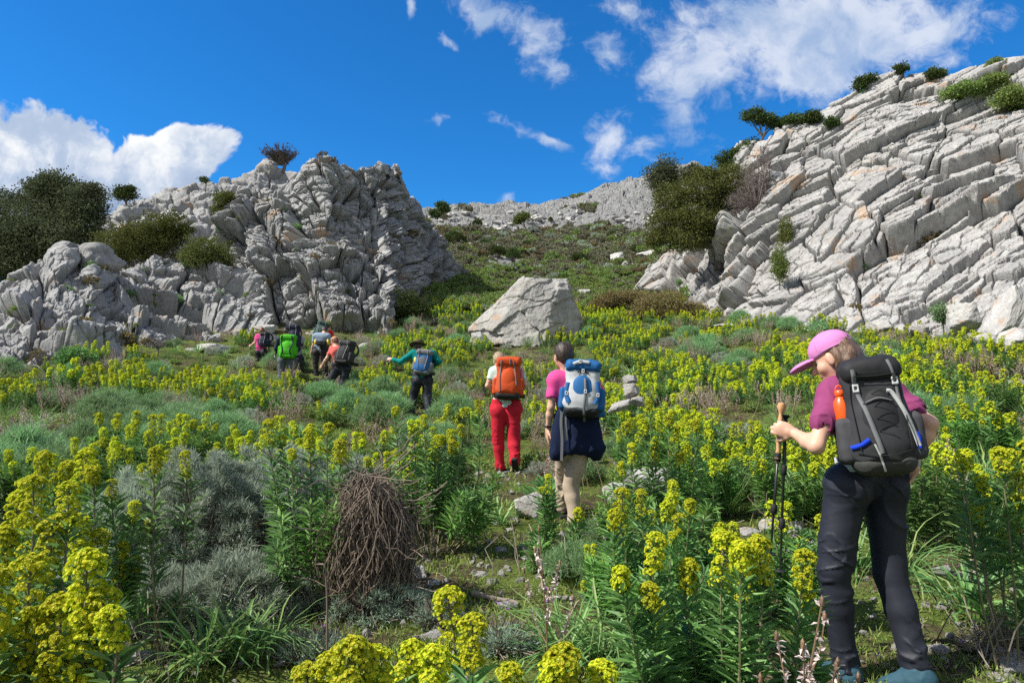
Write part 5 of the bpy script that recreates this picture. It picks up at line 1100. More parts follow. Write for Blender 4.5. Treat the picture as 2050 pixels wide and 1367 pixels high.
m_hbrown = hairmat('brown_hair', (.06, .034, .02), (.24, .145, .095)); m_hdark = hairmat('dark_hair', (.02, .013, .01), (.075, .05, .035)); m_hblond = hairmat('fair_hair', (.20, .14, .08), (.42, .32, .2)); m_hred = hairmat('auburn_hair', (.10, .04, .02), (.24, .10, .05))
m_eye = plain('eye', (.03, .02, .02), .2, spec=.6); m_lip = plain('lip', (.42, .14, .12), .5)
m_black = cloth('black_fabric', (.018, .018, .02), 60, .7, spec=.3); m_char = cloth('charcoal_fabric', (.032, .032, .035), 80, .75, spec=.3); m_greyf = cloth('grey_fabric', (.16, .165, .17), 60); m_lgrey = cloth('light_grey_webbing', (.42, .43, .42), 120, .7); m_white = cloth('pale_grey_fabric', (.42, .44, .45), 50)
m_navyt = cloth('dark_trouser_cloth', (.016, .018, .028), 50, .6, spec=.35, bstr=.2); m_mag = cloth('magenta_shirt', (.24, .045, .13), 60, sheen=.0); m_pink = cloth('hot_pink_shirt', (.66, .07, .26), 50); m_red = cloth('red_trouser_cloth', (.46, .016, .032), 40); m_khaki = cloth('khaki_cloth', (.40, .32, .24), 40); m_navy = cloth('navy_fleece', (.008, .014, .04), 60, .95); m_cap = cloth('lilac_pink_cap', (.56, .21, .45), 70); m_teal = cloth('teal_fleece', (.005, .19, .18), 60, .95); m_salm = cloth('salmon_shirt', (.60, .12, .10), 60)
m_bgrey = cloth('blue_grey_shirt', (.23, .30, .38), 60); m_orange = cloth('rust_orange_fabric', (.50, .068, .014), 50, .7); m_blue = cloth('blue_fabric', (.015, .10, .27), 50, .65); m_green = cloth('bright_green_fabric', (.06, .38, .012), 50, .7); m_dgreen = cloth('grey_green_fabric', (.06, .11, .095), 50); m_navyp = cloth('dark_navy_fabric', (.02, .023, .045), 60, .7); m_mint = cloth('pale_mint_shirt', (.50, .66, .60), 60); m_redsh = cloth('red_shirt', (.6, .03, .02), 60); m_olive = cloth('olive_hat_cloth', (.075, .065, .035), 60); m_tan = cloth('tan_cap_cloth', (.45, .28, .13), 60); m_gtrs = cloth('grey_trouser_cloth', (.10, .115, .14), 50); m_check = cloth('checked_shirt', (.30, .33, .38), 14, var=.5)
m_boot = cloth('blue_boot_leather', (.03, .08, .11), 50, .7); m_bootb = cloth('dark_boot_leather', (.05, .03, .025), 50, .8); m_sole = plain('rubber_sole', (.02, .02, .02), .9); m_cork, t = mat('cork'); oc = t.n('TexCoord').outputs['Object']; nn = t.noise(90, 5, oc, .7); finish(t, t.ramp(nn, [(.35, (.38, .19, .08)), (.6, (.66, .40, .20))]), .75, bump=nn, bstr=.4, bdist=.002)
m_shaft = plain('black_pole', (.015, .015, .015), .35, spec=.6); m_alu = plain('pale_metal_pole', (.5, .5, .5), .4, metal=.6); m_royal = cloth('royal_blue_trim', (.01, .05, .55), 60); m_bottle = plain('orange_bottle', (.80, .10, .01), .35, spec=.5); m_yel = plain('yellow_bottle', (.7, .5, .02), .4, spec=.5); m_buck = plain('pale_plastic', (.5, .5, .5), .4)

def wrinkle(amp, fr=(9, 9, 20), seed=0, off=(0, 0, 0)):
    fr = np.array(fr, float)
    def fn(p):
        q = (p + off) * fr; n1 = 1 - np.abs(vnoise(q + .8 * vnoise(q * .4 + 3, seed)[..., None], seed + 1)) * 2; return -amp * n1 - amp * .5 * vnoise(q * 2.3, seed + 2)
    return fn
def folds(amp, seed, rot=.6, fq=12.):
    """soft creases that run aslant, in some places only"""
    def fn(p):
        c_, s_ = cos(rot), sin(rot); q = np.stack([(p[:, 0] * c_ - p[:, 2] * s_) * fq * .38, p[:, 1] * fq * .5, (p[:, 0] * s_ + p[:, 2] * c_) * fq], -1); q = q + .7 * np.stack([vnoise(p * 5, seed + 5)] * 3, -1)
        m = sstep(-.35, .45, vnoise(p * 4.2 + seed, seed + 7)); n1 = np.clip(1 - np.abs(vnoise(q, seed)) * 3.2, 0, 1); return -amp * n1 ** 1.5 * m + amp * .35 * vnoise(q * .5, seed + 3)
    return fn
def frame(f, up=(0, 0, 1)):
    f = unit(f); r = unit(np.cross(f, up)); return r, f, np.cross(r, f)
def hand(s, w, d, n, grip=0., side=1, sc_=1.0, thin=1.):
    """palm, four fingers and a thumb; d along the palm, n the palm side, side = thumb side sign on cross(d, n)"""
    d = unit(d); n = unit(n - d * np.dot(d, n)); l = np.cross(d, n) * side; k = .005 * sc_
    s.cone(w, w + d * .03 * sc_, .022 * sc_, .024 * sc_, .015)
    M = np.stack([l, d, n], -1); s.ell(w + d * .052 * sc_, (.042 * sc_, .052 * sc_, .018 * sc_), M, .012 * sc_)
    for i, (ln, of) in enumerate(((.072, .03), (.08, .01), (.074, -.01), (.058, -.029))):
        b = w + (d * (.088 - .006 * abs(i - 1)) + l * of) * sc_; dd = d * 1.0; cur = [(.22, .3, .25), (.95, 1.35, 1.0)][1 if grip else 0]; r_ = .0095 * thin * sc_ * (1 - .07 * (i == 3))
        for j, fr in enumerate((.45, .32, .26)):
            a = cur[j] * (1 + .08 * (i - 1)); dd = unit(dd * cos(a) + n * sin(a) * 1.0 if j == 0 else dd * cos(a) + np.cross(l * side, dd) * sin(a) * -1.0 if False else dd * cos(a) + (n * np.dot(dd, d) - d * np.dot(dd, n)) * sin(a)); e = b + dd * ln * fr * sc_; s.cone(b, e, r_, r_ * .93, k); b = e; r_ *= .94
    b = w + (d * .028 + l * .03) * sc_; dd = unit(l * .75 + d * .75 + n * (.5 if grip else .2)); e = b + dd * .036 * sc_; s.cone(w + d * .015 * sc_, b, .016 * sc_, .0135 * sc_, .01); s.cone(b, e, .0125 * sc_, .011 * sc_, k); d2 = unit(dd * .6 + d * .4 + n * (.9 if grip else .1)); s.cone(e, e + d2 * .03 * sc_, .0105 * sc_, .009 * sc_, k)
def person(label, Y, J, f, face, O, h=.013):
    """O: shirt, trousers, sleeve (0..1.9), hair, hat, boots; J: joints as (px, py, extra distance)"""
    base = W(J['lank'][0] * .5 + J['rank'][0] * .5, 800, Y); base[2] = G(base[0], Y); e = empty('person', base, label, 'person')
    P = {k: W(v[0], v[1], Y + (v[2] if len(v) > 2 else 0)) - base for k, v in J.items()}
    up = np.array([0, 0, 1.]); r, f, u_ = frame(f); fl = (f, .72); tw = O.get('w', 1.0)
    def torso(s, o, sh=True):
        C, Wt, Pv, N_ = P['chest'], P['waist'], P['pelvis'], P['neck']; s.cone(lerp(P['lsho'], N_, .28), lerp(P['rsho'], N_, .28), .066 + o, .066 + o, .04); s.cone(lerp(P['lsho'], C, .0), lerp(P['rsho'], C, 0), .056 + o, .056 + o, .04)
        for sg in (-1, 1):
            a, b, c = C + r * sg * .075 * tw, Wt + r * sg * .055 * tw, Pv + r * sg * .08 * tw; s.cone(a, b, .098 * tw + o, .085 * tw + o, .05, fl); s.cone(b, c, .085 * tw + o, .095 * tw + o, .05, fl); s.cone(lerp(P['lsho' if sg < 0 else 'rsho'], N_, .15), a, .06 + o, .098 * tw + o, .05, fl)
        s.cone(C, Pv, .1 * tw + o, .1 * tw + o, .05, fl)
    ft = unit(P['face'] if 'face' in P else face); hr, hf, hu = frame(ft, O.get('hup', (0, 0, 1))); Mh = np.stack([hr, hf, hu], -1); H = P['head']; hp = lambda a, b, c: H + hr * a + hf * b + hu * c
    s = Sdf(); s.ell(hp(0, -.005, .02), (.073, .092, .095), Mh, .02); s.ell(hp(0, .03, -.045), (.055, .062, .062), Mh, .03); s.ell(hp(0, .068, -.088), (.022, .022, .02), Mh, .02)
    s.cone(hp(0, .088, .005), hp(0, .108, -.028), .008, .013, .012); s.ell(hp(0, .083, -.058), (.024, .012, .007), Mh, .006)
    for sg in (-1, 1):
        s.ell(hp(.075 * sg, .008, -.012), (.009, .02, .032), Mh, .006); s.ell(hp(.032 * sg, .083, .002), (.018, .012, .010), Mh, .012, 's')
        s.ell(hp(.04 * sg, .058, -.03), (.022, .02, .022), Mh, .02)
    s.cone(hp(0, -.02, -.05), P['neck'], .052, .058, .03); torso(s, -.012)
    for sd_ in 'lr':
        a, b, c = P[sd_ + 'sho'], P[sd_ + 'elb'], P[sd_ + 'wri']; s.cone(a, b, .042, .033, .03); s.cone(lerp(a, b, .2), lerp(a, b, .6), .043, .039, .03); s.cone(b, lerp(b, c, .35), .033, .035, .02); s.cone(lerp(b, c, .35), c, .035, .023, .02)
        hd = O.get('hand' + sd_); d_ = unit(c - b); n_ = unit(-r * (-1 if sd_ == 'l' else 1)); gp = 0; si = -1 if sd_ == 'l' else 1
        if hd is not None: d_, n_, gp, si = hd
        hand(s, c, d_, n_, gp, si, O.get('hs', 1.0), O.get('ft', 1.0))
        a, b, c = P[sd_ + 'hip'], P[sd_ + 'knee'], P[sd_ + 'ank']; s.cone(a, b, .078, .052, .03); s.cone(b, lerp(b, c, .3), .05, .052, .02); s.cone(lerp(b, c, .3), c, .052, .034, .02)
        tdir = unit(O.get('toe' + sd_, f)); s.cone(c + [0, 0, -.03], c + tdir * .12 + [0, 0, -.06], .03, .026, .02)
    snet(s, h).obj('body', m_skin, e, True)
    g = Geo(); 
    for sg in (-1, 1): ball(g, hp(.032 * sg, .074, .002), (.012, .009, .009), 2, 0, Mh)
    g.obj('eyes', m_eye, e, True)
    # shirt
    s = Sdf(); torso(s, .006); sl = O.get('sleeve', .5)
    for sd_ in 'lr':
        a, b, c = P[sd_ + 'sho'], P[sd_ + 'elb'], P[sd_ + 'wri']; q = lerp(a, b, min(sl, 1)); s.cone(a, q, .062, .056 if sl < 1 else .05, .035)
        if sl > 1: s.cone(b, lerp(b, c, sl - 1), .05, .04, .02)
        else: s.cone(q, q + unit(b - a) * .03, .058, .06, .01); s.ell(q + unit(b - a) * .062, (.052, .052, .03), frame_M(b - a), .004, 's')
    nk = unit(P['neck'] - P['chest']); s.ell(P['neck'] + nk * .075, (.075, .075, .07), None, .012, 's'); s.cut(P['pelvis'] - up * O.get('hem', .02), -up, .01); s.disp(folds(.012, 3, .7, 9)); s.disp(folds(.007, 13, -.5, 15)); snet(s, h).obj(O.get('topname', 'shirt'), O['shirt'], e, True)
    # trousers
    s = Sdf(); Pv = P['pelvis']; k_ = O.get('tr', 1.0)
    for sg, sd_ in ((-1, 'l'), (1, 'r')):
        a, b, c = P[sd_ + 'hip'], P[sd_ + 'knee'], P[sd_ + 'ank']; s.cone(Pv + r * sg * .07 * tw + up * .05, a, .098 * k_ * tw, .102 * k_, .04, fl); s.cone(a, b, .100 * k_, .070 * k_, .035); s.ell(a + f * -.035 + up * .0, (.085 * tw, .085, .085), None, .05); s.cone(b, lerp(b, c, .4), .068 * k_, .068 * k_, .02); s.cone(lerp(b, c, .4), c, .066 * k_, .061 * k_, .02)
        s.cone(c, c + unit(c - b) * .03, .06 * k_, .064 * k_, .01); s.cut(c + unit(c - b) * .045, unit(c - b), .006) if False else None
    s.cone(Pv + up * .08, Pv - up * .01, .095, .095, .04, fl); s.cut(Pv + up * .10, up, .01); a = O.get('tw', .006); s.disp(folds(a * 2.6, 9, .45, 10)); s.disp(folds(a * 2.4, 29, .8, 17)); s.disp(folds(a * 1.4, 39, -.3, 26)); snet(s, h).obj('trousers', O['trousers'], e, True)
    # boots
    for sd_ in 'lr':
        c = P[sd_ + 'ank']; td = unit(O.get('toe' + sd_, f)); tl = unit(O.get('sup' + sd_, (0, 0, 1.))); rr_ = unit(np.cross(td, tl)); M = np.stack([rr_, td, np.cross(rr_, td)], -1); un = M[:, 2]
        s = Sdf(); s.cone(c - un * .01, c - un * .045, .05, .05, .02); s.cone(c - un * .055 - td * .025, c - un * .06 + td * .14, .045, .04, .03); s.cone(c - un * .03, c + td * .1 - un * .055, .045, .036, .02); s.disp(wrinkle(.002, (20, 20, 30), 4))
        b_ = snet(s, h * .8).obj('boot', O.get('boots', m_bootb), e, True)
        s = Sdf(); s.box(c - un * .098 + td * .055, (.042, .135, .015), .012, M, .01); s.box(c - un * .105 - td * .05, (.038, .035, .016), .008, M, .01); snet(s, h * .8).obj('sole', m_sole, b_, True)
        if O.get('laces'):
            g = Geo(); 
            for q in range(5):
                z0 = c + td * (.045 + .022 * q) - un * (.0 + .011 * q); tubes(g, curve([z0 - rr_ * .025, z0 + un * .008, z0 + rr_ * .025 + td * .012], 6)[None], np.full((1, 6), .003), 4)
            g.obj('laces', m_lgrey, b_, True)
    # hair and hats
    hk = O.get('hair')
    if hk:
        s = Sdf(); s.ell(hp(0, -.016, .03), (.079, .088, .09) if O.get('hat') else (.083, .093, .095), Mh, .02)
        if O.get('bob'): s.ell(hp(0, -.055, -.035), (.088, .062, .095), Mh, .03); s.ell(hp(-.045, -.02, -.035), (.035, .035, .05), Mh, .03); s.ell(hp(.045, -.02, -.035), (.035, .035, .05), Mh, .03); s.ell(hp(0, .095, -.02), (.062, .07, .09), Mh, .02, 's'); s.ell(hp(-.08, .022, -.012), (.024, .03, .046), Mh, .01, 's')
        else: s.ell(hp(0, -.045, -.01), (.074, .058, .075), Mh, .03); s.ell(hp(0, .085, -.03), (.10, .075, .085), Mh, .02, 's')
        s.cut(hp(0, 0, .052), hu, .01) if O.get('hat') else None; s.disp(lambda p: -.006 * np.abs(vnoise((p @ Mh) * np.array([70, 60, 12.]), 6)) - .006 * vnoise((p @ Mh) * np.array([26, 26, 14.]), 8)); snet(s, min(h, .009)).obj('hair', hk, e, True)
    ht = O.get('hat')
    if ht:
        kind, hm = ht; s = Sdf()
        if kind == 'cap':
            s.ell(hp(0, -.01, .045), (.086, .101, .084), Mh, .01); s.cut(hp(0, 0, .030), -hu + hf * -.12, .004)
            if h < .01: s.ell(hp(0, -.115, .035), (.034, .03, .028), Mh, .004, 's')
            s.disp(wrinkle(.0015, (16, 16, 16), 5)); c_ = snet(s, min(h, .009)).obj('cap', hm, e, True)
            s = Sdf(); s.ell(hp(0, .13, .018), (.074, .075, .026), Mh, .01); s.ell(hp(0, .12, -.008), (.11, .12, .032), Mh, .006, 's'); s.cut(hp(0, .06, 0), -hf, .004); snet(s, min(h, .006)).obj('brim', hm, c_, True)
            if h < .01:
                g = Geo(); an = np.linspace(-1.9, 1.9, 26); q = np.stack([hp(sin(a + pi) * .0875, cos(a + pi) * .103 - .01, .040) for a in an]); ribbons(g, q[None], np.full((1, 26), .016), np.broadcast_to(hu, (1, 26, 3)), 0); g.obj('band', hm, c_, True)
                g = Geo()
                for a in (0, 1.05, 2.1, 3.14, 4.2, 5.25):
                    q = np.stack([hp(sin(a) * .0865 * math.sin(b), cos(a) * .1015 * math.sin(b) - .01, .045 + .0845 * math.cos(b)) for b in np.linspace(.05, 1.5, 12)]); tubes(g, q[None], np.full((1, 12), .0014), 4)
                g.obj('seam', hm, c_, True)
        else:
            s.ell(hp(0, -.01, .06), (.092, .105, .085), Mh, .01); s.cut(hp(0, 0, .035), -hu, .004); c_ = snet(s, min(h, .01)).obj('hat', hm, e, True)
            g = Geo(); an = np.linspace(0, 2 * pi, 40, endpoint=False); rr_ = np.array([.085, .13, .175]); q = np.array([[hp(sin(a) * q_, cos(a) * q_ * 1.08 - .01, .042 - (.10 * (q_ - .085) if True else 0) + .012 * math.sin(2 * a) * (q_ > .1)) for q_ in rr_] for a in an]); i = np.arange(120).reshape(40, 3); j = np.roll(i, -1, 0)
            v = np.concatenate([q.reshape(-1, 3), q.reshape(-1, 3) - hu * .006]); ff = np.concatenate([np.stack([i[:, :-1], j[:, :-1], j[:, 1:], i[:, 1:]], -1).reshape(-1, 4), np.stack([i[:, :-1], i[:, 1:], j[:, 1:], j[:, :-1]], -1).reshape(-1, 4) + 120, np.stack([i[:, 2], j[:, 2], j[:, 2] + 120, i[:, 2] + 120], -1)]); g.add(v, ff); g.obj('brim', hm, c_, True)
    return e, P, base
def frame_M(d):
    a, b = perp(unit(d)); return np.stack([a, b, unit(d)], -1)

# ================================================================ packs and poles
def pack(label, px, py, Y, dims, yaw, lean, roll, C, h=.013, near=False, dy=0., sticks=True, bottle=None):
    w_, hh, dp = dims; loc = W(px, py, Y + dy); e = empty('backpack', loc, label, 'backpack')
    M = Matrix.Rotation(yaw, 3, 'Z') @ Matrix.Rotation(roll, 3, 'Y') @ Matrix.Rotation(-lean, 3, 'X'); e.rotation_euler = M.to_euler()
    X, Z, D = w_ / 2, hh / 2, dp / 2
    s = Sdf(); s.box((0, 0, .0), (X * .92, D * .92, Z * .86), .06, None, .03); s.box((0, -D * .35, -Z * .25), (X * .80, D * .85, Z * .55), .08, None, .05); s.ell((0, 0, -Z * .3), (X * 1.02, D * 1.05, Z * .6), None, .06)
    main = s; s.disp(folds(.014, 31, .2, 11)); s.disp(folds(.009, 32, 1.0, 18)); m_ = snet(s, h).obj('main_bag', C['main'], e, True)
    s = Sdf(); s.box((0, -D * .12, Z * .80), (X * .93, D * 1.06, Z * .20), .045, Matrix.Rotation(.12, 3, 'X'), .02); s.ell((0, -D * .2, Z * .9), (X * .8, D * .9, Z * .13), None, .03); s.disp(folds(.012, 33, .3, 14)); s.disp(folds(.007, 34, 1.2, 20)); lid = s; snet(s, h).obj('lid', C['lid'], e, True)
    s = Sdf(); s.box((0, -D * .12, -Z * .80), (X * .96, D * 1.0, Z * .20), .06, None, .02); s.disp(folds(.010, 35, .0, 12)); bot = s; snet(s, h).obj('base_panel', C['base'], e, True)
    parts = [main, lid, bot]
    if C.get('front'):
        s = Sdf(); s.ell((0, -D * .95, -Z * .12), (X * .60, D * .42, Z * .58), None, .02); s.disp(folds(.012, 37, .1, 13)); s.disp(folds(.006, 38, .9, 22)); parts.append(s); snet(s, h).obj('front_pocket', C['front'], e, True)
    for sg in (-1, 1):
        if C.get('side'):
            s = Sdf(); s.box((sg * X * .96, .0, -Z * .38), (.045, D * .78, Z * .40), .03, None, .02); s.disp(wrinkle(.003, (14, 14, 10), 39)); o = snet(s, h).obj('side_pocket', C['side'], e, True); parts.append(s)
    def surf(x, z, off=.003):
        x = np.asarray(x, float); z = np.asarray(z, float); y = np.full(x.shape, -D * 2.6)
        for _ in range(36):
            p = np.stack([x, y, z], -1); d = np.min([q(p) for q in parts], 0); y = y + np.clip(d - off, 0, .05) * .8
        return np.stack([x, np.minimum(y, D), z], -1)
    def strap(pts, wd, mt, name='strap', parent=e, K=18):
        q = curve(np.array([[a, 0, b] for a, b in pts], float), K); q = surf(q[:, 0], q[:, 2], .006); g = Geo(); t_ = unit(np.gradient(q, axis=0)); sd_ = unit(np.cross(t_, [0, 1., 0])); v = []
        for o_ in (0, .003):
            v.append(np.stack([q + sd_ * wd / 2 - [0, o_, 0], q - sd_ * wd / 2 - [0, o_, 0]], 1))
        v = np.stack(v, 1).reshape(-1, 3); i = np.arange(K * 4).reshape(K, 4); f_ = [np.stack([i[:-1, a], i[1:, a], i[1:, b], i[:-1, b]], -1) for a, b in ((0, 1), (1, 3), (3, 2), (2, 0))]; g.add(v, np.concatenate(f_)); return g.obj(name, mt, parent, True)
    sm_ = C.get('strap', m_greyf)
    for (pts, wd, mt) in C.get('straps', [([(-X * .5, Z * .95), (-X * .55, Z * .5), (-X * .5, -Z * .1), (-X * .42, -Z * .62)], .02, sm_), ([(X * .5, Z * .95), (X * .55, Z * .5), (X * .5, -Z * .1), (X * .42, -Z * .62)], .02, sm_)]):
        o = strap(pts, wd, mt)
        if h < .012:
            x0, z0 = pts[1]; q = surf(np.array([x0]), np.array([z0]), .012)[0]; g = Geo(); s = Sdf(); s.box(q, (.013, .005, .018), .004); s.box(q, (.006, .01, .008), .002, None, .002, 's'); snet(s, .003, .006).obj('buckle', C.get('buckle', m_buck), o, True)
    # shoulder straps and belt
    for sg in (-1, 1):
        q = curve([[sg * X * .38, D * .8, Z * .80], [sg * (X * .48), D + .07, Z * .90], [sg * X * .72, D + .14, Z * .55], [sg * X * .85, D + .10, Z * .05], [sg * X * .85, D * .6, -Z * .42]], 14); g = Geo(); ribbons(g, q[None], np.full((1, 14), .05), np.broadcast_to(np.array([1., 0, 0]) * .9 + np.array([0, .3 * sg, 0]), (1, 14, 3)), 0); o = g.obj('shoulder_strap', C.get('harness', m_black), e, True); md = o.modifiers.new('thick', 'SOLIDIFY'); md.thickness = .012
        q = curve([[sg * X * .8, D * .55, -Z * .78], [sg * (X + .04), D + .06, -Z * .76], [sg * (X + .01), D + .17, -Z * .74], [sg * X * .4, D + .25, -Z * .72], [0, D + .26, -Z * .72]], 12); g = Geo(); ribbons(g, q[None], np.linspace(.07, .03, 12)[None], np.broadcast_to(np.array([0., 0, 1]), (1, 12, 3)), 0); o = g.obj('hip_belt', C.get('harness', m_black), e, True); md = o.modifiers.new('thick', 'SOLIDIFY'); md.thickness = .012
    return e, surf, strap, (X, Z, D)
def pole(label, a, b, gripm, shaftm, gl=.14, Y=None, r=.0075, strap_=True):
    a = np.asarray(a, float); b = np.asarray(b, float); e = empty('trekking_pole', b, label, 'trekking pole'); ax = unit(a - b); L = np.linalg.norm(a - b); g = Geo()
    tubes(g, np.stack([ax * t_ for t_ in (.06, L * .34, L * .345, L * .66, L * .665, L - gl)])[None], np.array([[r * .62, r * .62, r * .8, r * .8, r, r]]), 10, cap=True); sh = g.obj('shaft', shaftm, e, True)
    g = Geo(); 
    for t_ in (L * .345, L * .665): g = Geo(); tubes(g, np.stack([ax * (t_ - .025), ax * (t_ - .02), ax * (t_ + .02), ax * (t_ + .025)])[None], np.array([[r, r * 1.75, r * 1.75, r]]), 10, cap=True); g.obj('clamp', m_black, sh, True)
    g = Geo(); n_ = 16; t_ = np.linspace(0, 1, n_); rr_ = .0125 + .0022 * np.sin(t_ * 20) * (t_ < .8) + .010 * sstep(.84, .96, t_) - .004 * sstep(.6, .8, t_) * (1 - sstep(.8, .9, t_)); rr_[-1] *= .6
    tubes(g, (ax * (L - gl) + ax * gl * t_[:, None])[None], rr_[None], 14, cap=True); g.obj('grip', gripm, e, True)
    g = Geo(); tubes(g, np.stack([ax * 0, ax * .03, ax * .06])[None], np.array([[.002, .005, .006]]), 8, cap=True); tubes(g, np.stack([ax * .05, ax * .056])[None], np.array([[.025, .022]]), 14, cap=True); g.obj('tip', m_black, e, True)
    if strap_:
        p0 = ax * (L - .03); g = Geo(); q = curve([p0, p0 + [.06, -.01, -.02], p0 + [.09, -.02, -.10], p0 + [.06, -.01, -.17], p0 + [.012, -.01, -.10], p0], 20); ribbons(g, q[None], np.full((1, 20), .016), np.broadcast_to(np.array([.2, 1., 0]), (1, 20, 3)), 0); g.obj('wrist_strap', m_black, e, True)
    return e
# ================================================================ the hikers, near to far
Yn = 3.2
fN = np.array([-.45, .89, 0])
J = dict(head=(1668, 716, .02), neck=(1708, 762, .0), chest=(1722, 812, .0), waist=(1728, 888, .0), pelvis=(1733, 945, .0), lsho=(1668, 793, -.07), rsho=(1782, 790, .09), lelb=(1634, 893, -.16), lwri=(1592, 868, .02), relb=(1862, 848, -.06), rwri=(1832, 918, -.02), lhip=(1694, 972, -.03), rhip=(1768, 974, .03), lknee=(1669, 1140, -.02), rknee=(1783, 1150, .0), lank=(1692, 1326, .0), rank=(1832, 1334, -.10))
ptop = W(1565, 806, Yn + .09); pbot = W(1538, 1240, Yn + .22); gpt = W(1569, 862, Yn + .085)
eN, PN, bN = person('nearest woman hiker in lilac cap, magenta T-shirt and dark trousers, leaning on her poles', Yn, J, fN, (-.75, .45, -.44),
    dict(shirt=m_mag, trousers=m_navyt, sleeve=.42, hair=m_hbrown, bob=True, hat=('cap', m_cap), boots=m_boot, laces=True, handl=(np.array([-.86, .35, .32]), np.array([.5, .85, 0]), 1, 1), toel=(-.35, .9, -.15), toer=(-.75, .55, -.35), supr=(.1, .4, .9), tw=.006, w=.90, hem=-.03, hs=.95, hup=(.12, 0, 1), tr=.93), h=.007)
pole('cork-handled trekking pole in the left hand of the near woman', ptop, W(1541, 1130, Yn + .16), m_cork, m_shaft, .285, r=.0085)
pole('second black trekking pole held beside the cork-handled one', W(1573, 830, Yn + .115), W(1561, 1165, Yn + .1), m_black, m_shaft, .12, r=.008, strap_=False)
X, Z, D = .155, .25, .10
CN = dict(main=m_char, lid=m_black, base=m_greyf and cloth('dark_olive_grey_fabric', (.055, .055, .05), 60, .7), front=m_black, side=cloth('mesh_grey_fabric', (.06, .06, .065), 140, .8), harness=m_white, strap=m_greyf, straps=[([(-.08, .20), (-.075, .12), (-.05, 0), (-.02, -.16)], .018, m_greyf), ([(.06, .23), (.08, .14), (.085, .05)], .012, m_greyf)])
eP, surf, strap, _ = pack('large black hiking backpack worn by the near woman', 1752, 834, Yn - .20, (.255, .50, .20), -.30, .10, -.10, CN, h=.008, near=True)
strap([(.04, .10), (.06, .09), (.09, .02), (.115, -.06), (.13, -.14)], .017, m_lgrey, 'strap'); strap([(-.045, -.12), (-.03, -.17), (-.015, -.235)], .008, m_lgrey, 'strap')
strap([(-.13, -.13), (-.09, -.12), (-.06, -.10)], .02, m_royal, 'trim'); strap([(.13, -.08), (.135, -.11), (.13, -.15)], .014, m_royal, 'trim')
for pts_ in ([(-.09, .17), (-.10, .05), (-.095, -.15)], [(.09, .17), (.10, .05), (.095, -.15)], [(-.11, -.15), (0, -.17), (.11, -.15)], [(-.09, .17), (0, .165), (.09, .17)], [(-.06, .05), (0, .065), (.06, .05)]): strap(pts_, .0035, m_black, 'seam')
strap([(-.05, .055), (0, .07), (.05, .055)], .006, m_greyf, 'zip')
g = Geo(); 
for k in range(9): q = curve([[-.06 + .015 * k, 0, .06 - .02 * k], [-.03 + .015 * k, 0, .03 - .02 * k]], 4); 
q = np.array([[(-1) ** k * .035 + .01, 0, .12 - .026 * k] for k in range(9)]); q = surf(q[:, 0], q[:, 2], .008); tubes(g, q[None], np.full((1, 9), .0016), 5); g.obj('bungee_cord', m_char, eP, True)
# bottle in the left side pocket: stands in it, so a thing of its own
Mp = eP.rotation_euler.to_matrix()
bl = np.array(Mp @ Vector((-.128, -.015, .045))) + np.array(eP.location); e = empty('water_bottle', bl, 'orange metal water bottle in the side pocket of the black backpack', 'bottle'); e.rotation_euler = eP.rotation_euler
g = Geo(); z_ = np.array([-.14, -.135, .0, .03, .05, .055]); r_ = np.array([.02, .033, .034, .032, .02, .017]); tubes(g, np.stack([z_ * 0, z_ * 0, z_], -1)[None], r_[None], 24, cap=True); g.obj('bottle_body', m_bottle, e, True)
g = Geo(); z_ = np.array([.054, .056, .08, .084]); tubes(g, np.stack([z_ * 0, z_ * 0, z_], -1)[None], np.array([[.018, .021, .021, .014]]), 20, cap=True); a_ = np.linspace(0, pi, 12); tubes(g, np.stack([.014 * np.cos(a_), 0 * a_, .084 + .02 * np.sin(a_)], -1)[None], np.full((1, 12), .004), 6); g.obj('bottle_cap', m_bottle, e, True)

# ---- pink shirt, khaki trousers
Y = 6.3; J = dict(head=(1127, 712), neck=(1136, 742), chest=(1147, 778), waist=(1150, 838), pelvis=(1152, 880), lsho=(1110, 762, -.02), rsho=(1186, 762, .02), lelb=(1103, 815, -.03), lwri=(1097, 858, .04), relb=(1206, 806, .0), rwri=(1192, 815, .22), lhip=(1132, 893, .04), rhip=(1162, 893), lknee=(1127, 965, .30), rknee=(1142, 975, .06), lank=(1128, 1010, .34), rank=(1149, 1032, .0))
ePk, PP, bP = person('woman hiker with short dark hair, hot pink T-shirt and khaki trousers seen from behind', Y, J, (-.05, 1, 0), (-.45, .88, -.1), dict(shirt=m_pink, trousers=m_khaki, sleeve=.42, hair=m_hdark, boots=m_bootb, handl=(np.array([-.05, .1, -1]), np.array([1, .2, 0]), 0, 1), w=1.0, tr=.98, tw=.006), h=.011)
wp = PP['lwri']; g = Geo(); a_ = np.linspace(0, 2 * pi, 18); tubes(g, np.stack([wp[0] + .031 * np.cos(a_), wp[1] + .031 * np.sin(a_), wp[2] + 0 * a_ + .02], -1)[None], np.full((1, 18), .008), 6); ball(g, wp + [-.005, -.033, .02], (.016, .006, .016), 2); g.obj('wristwatch', m_black, ePk, True)
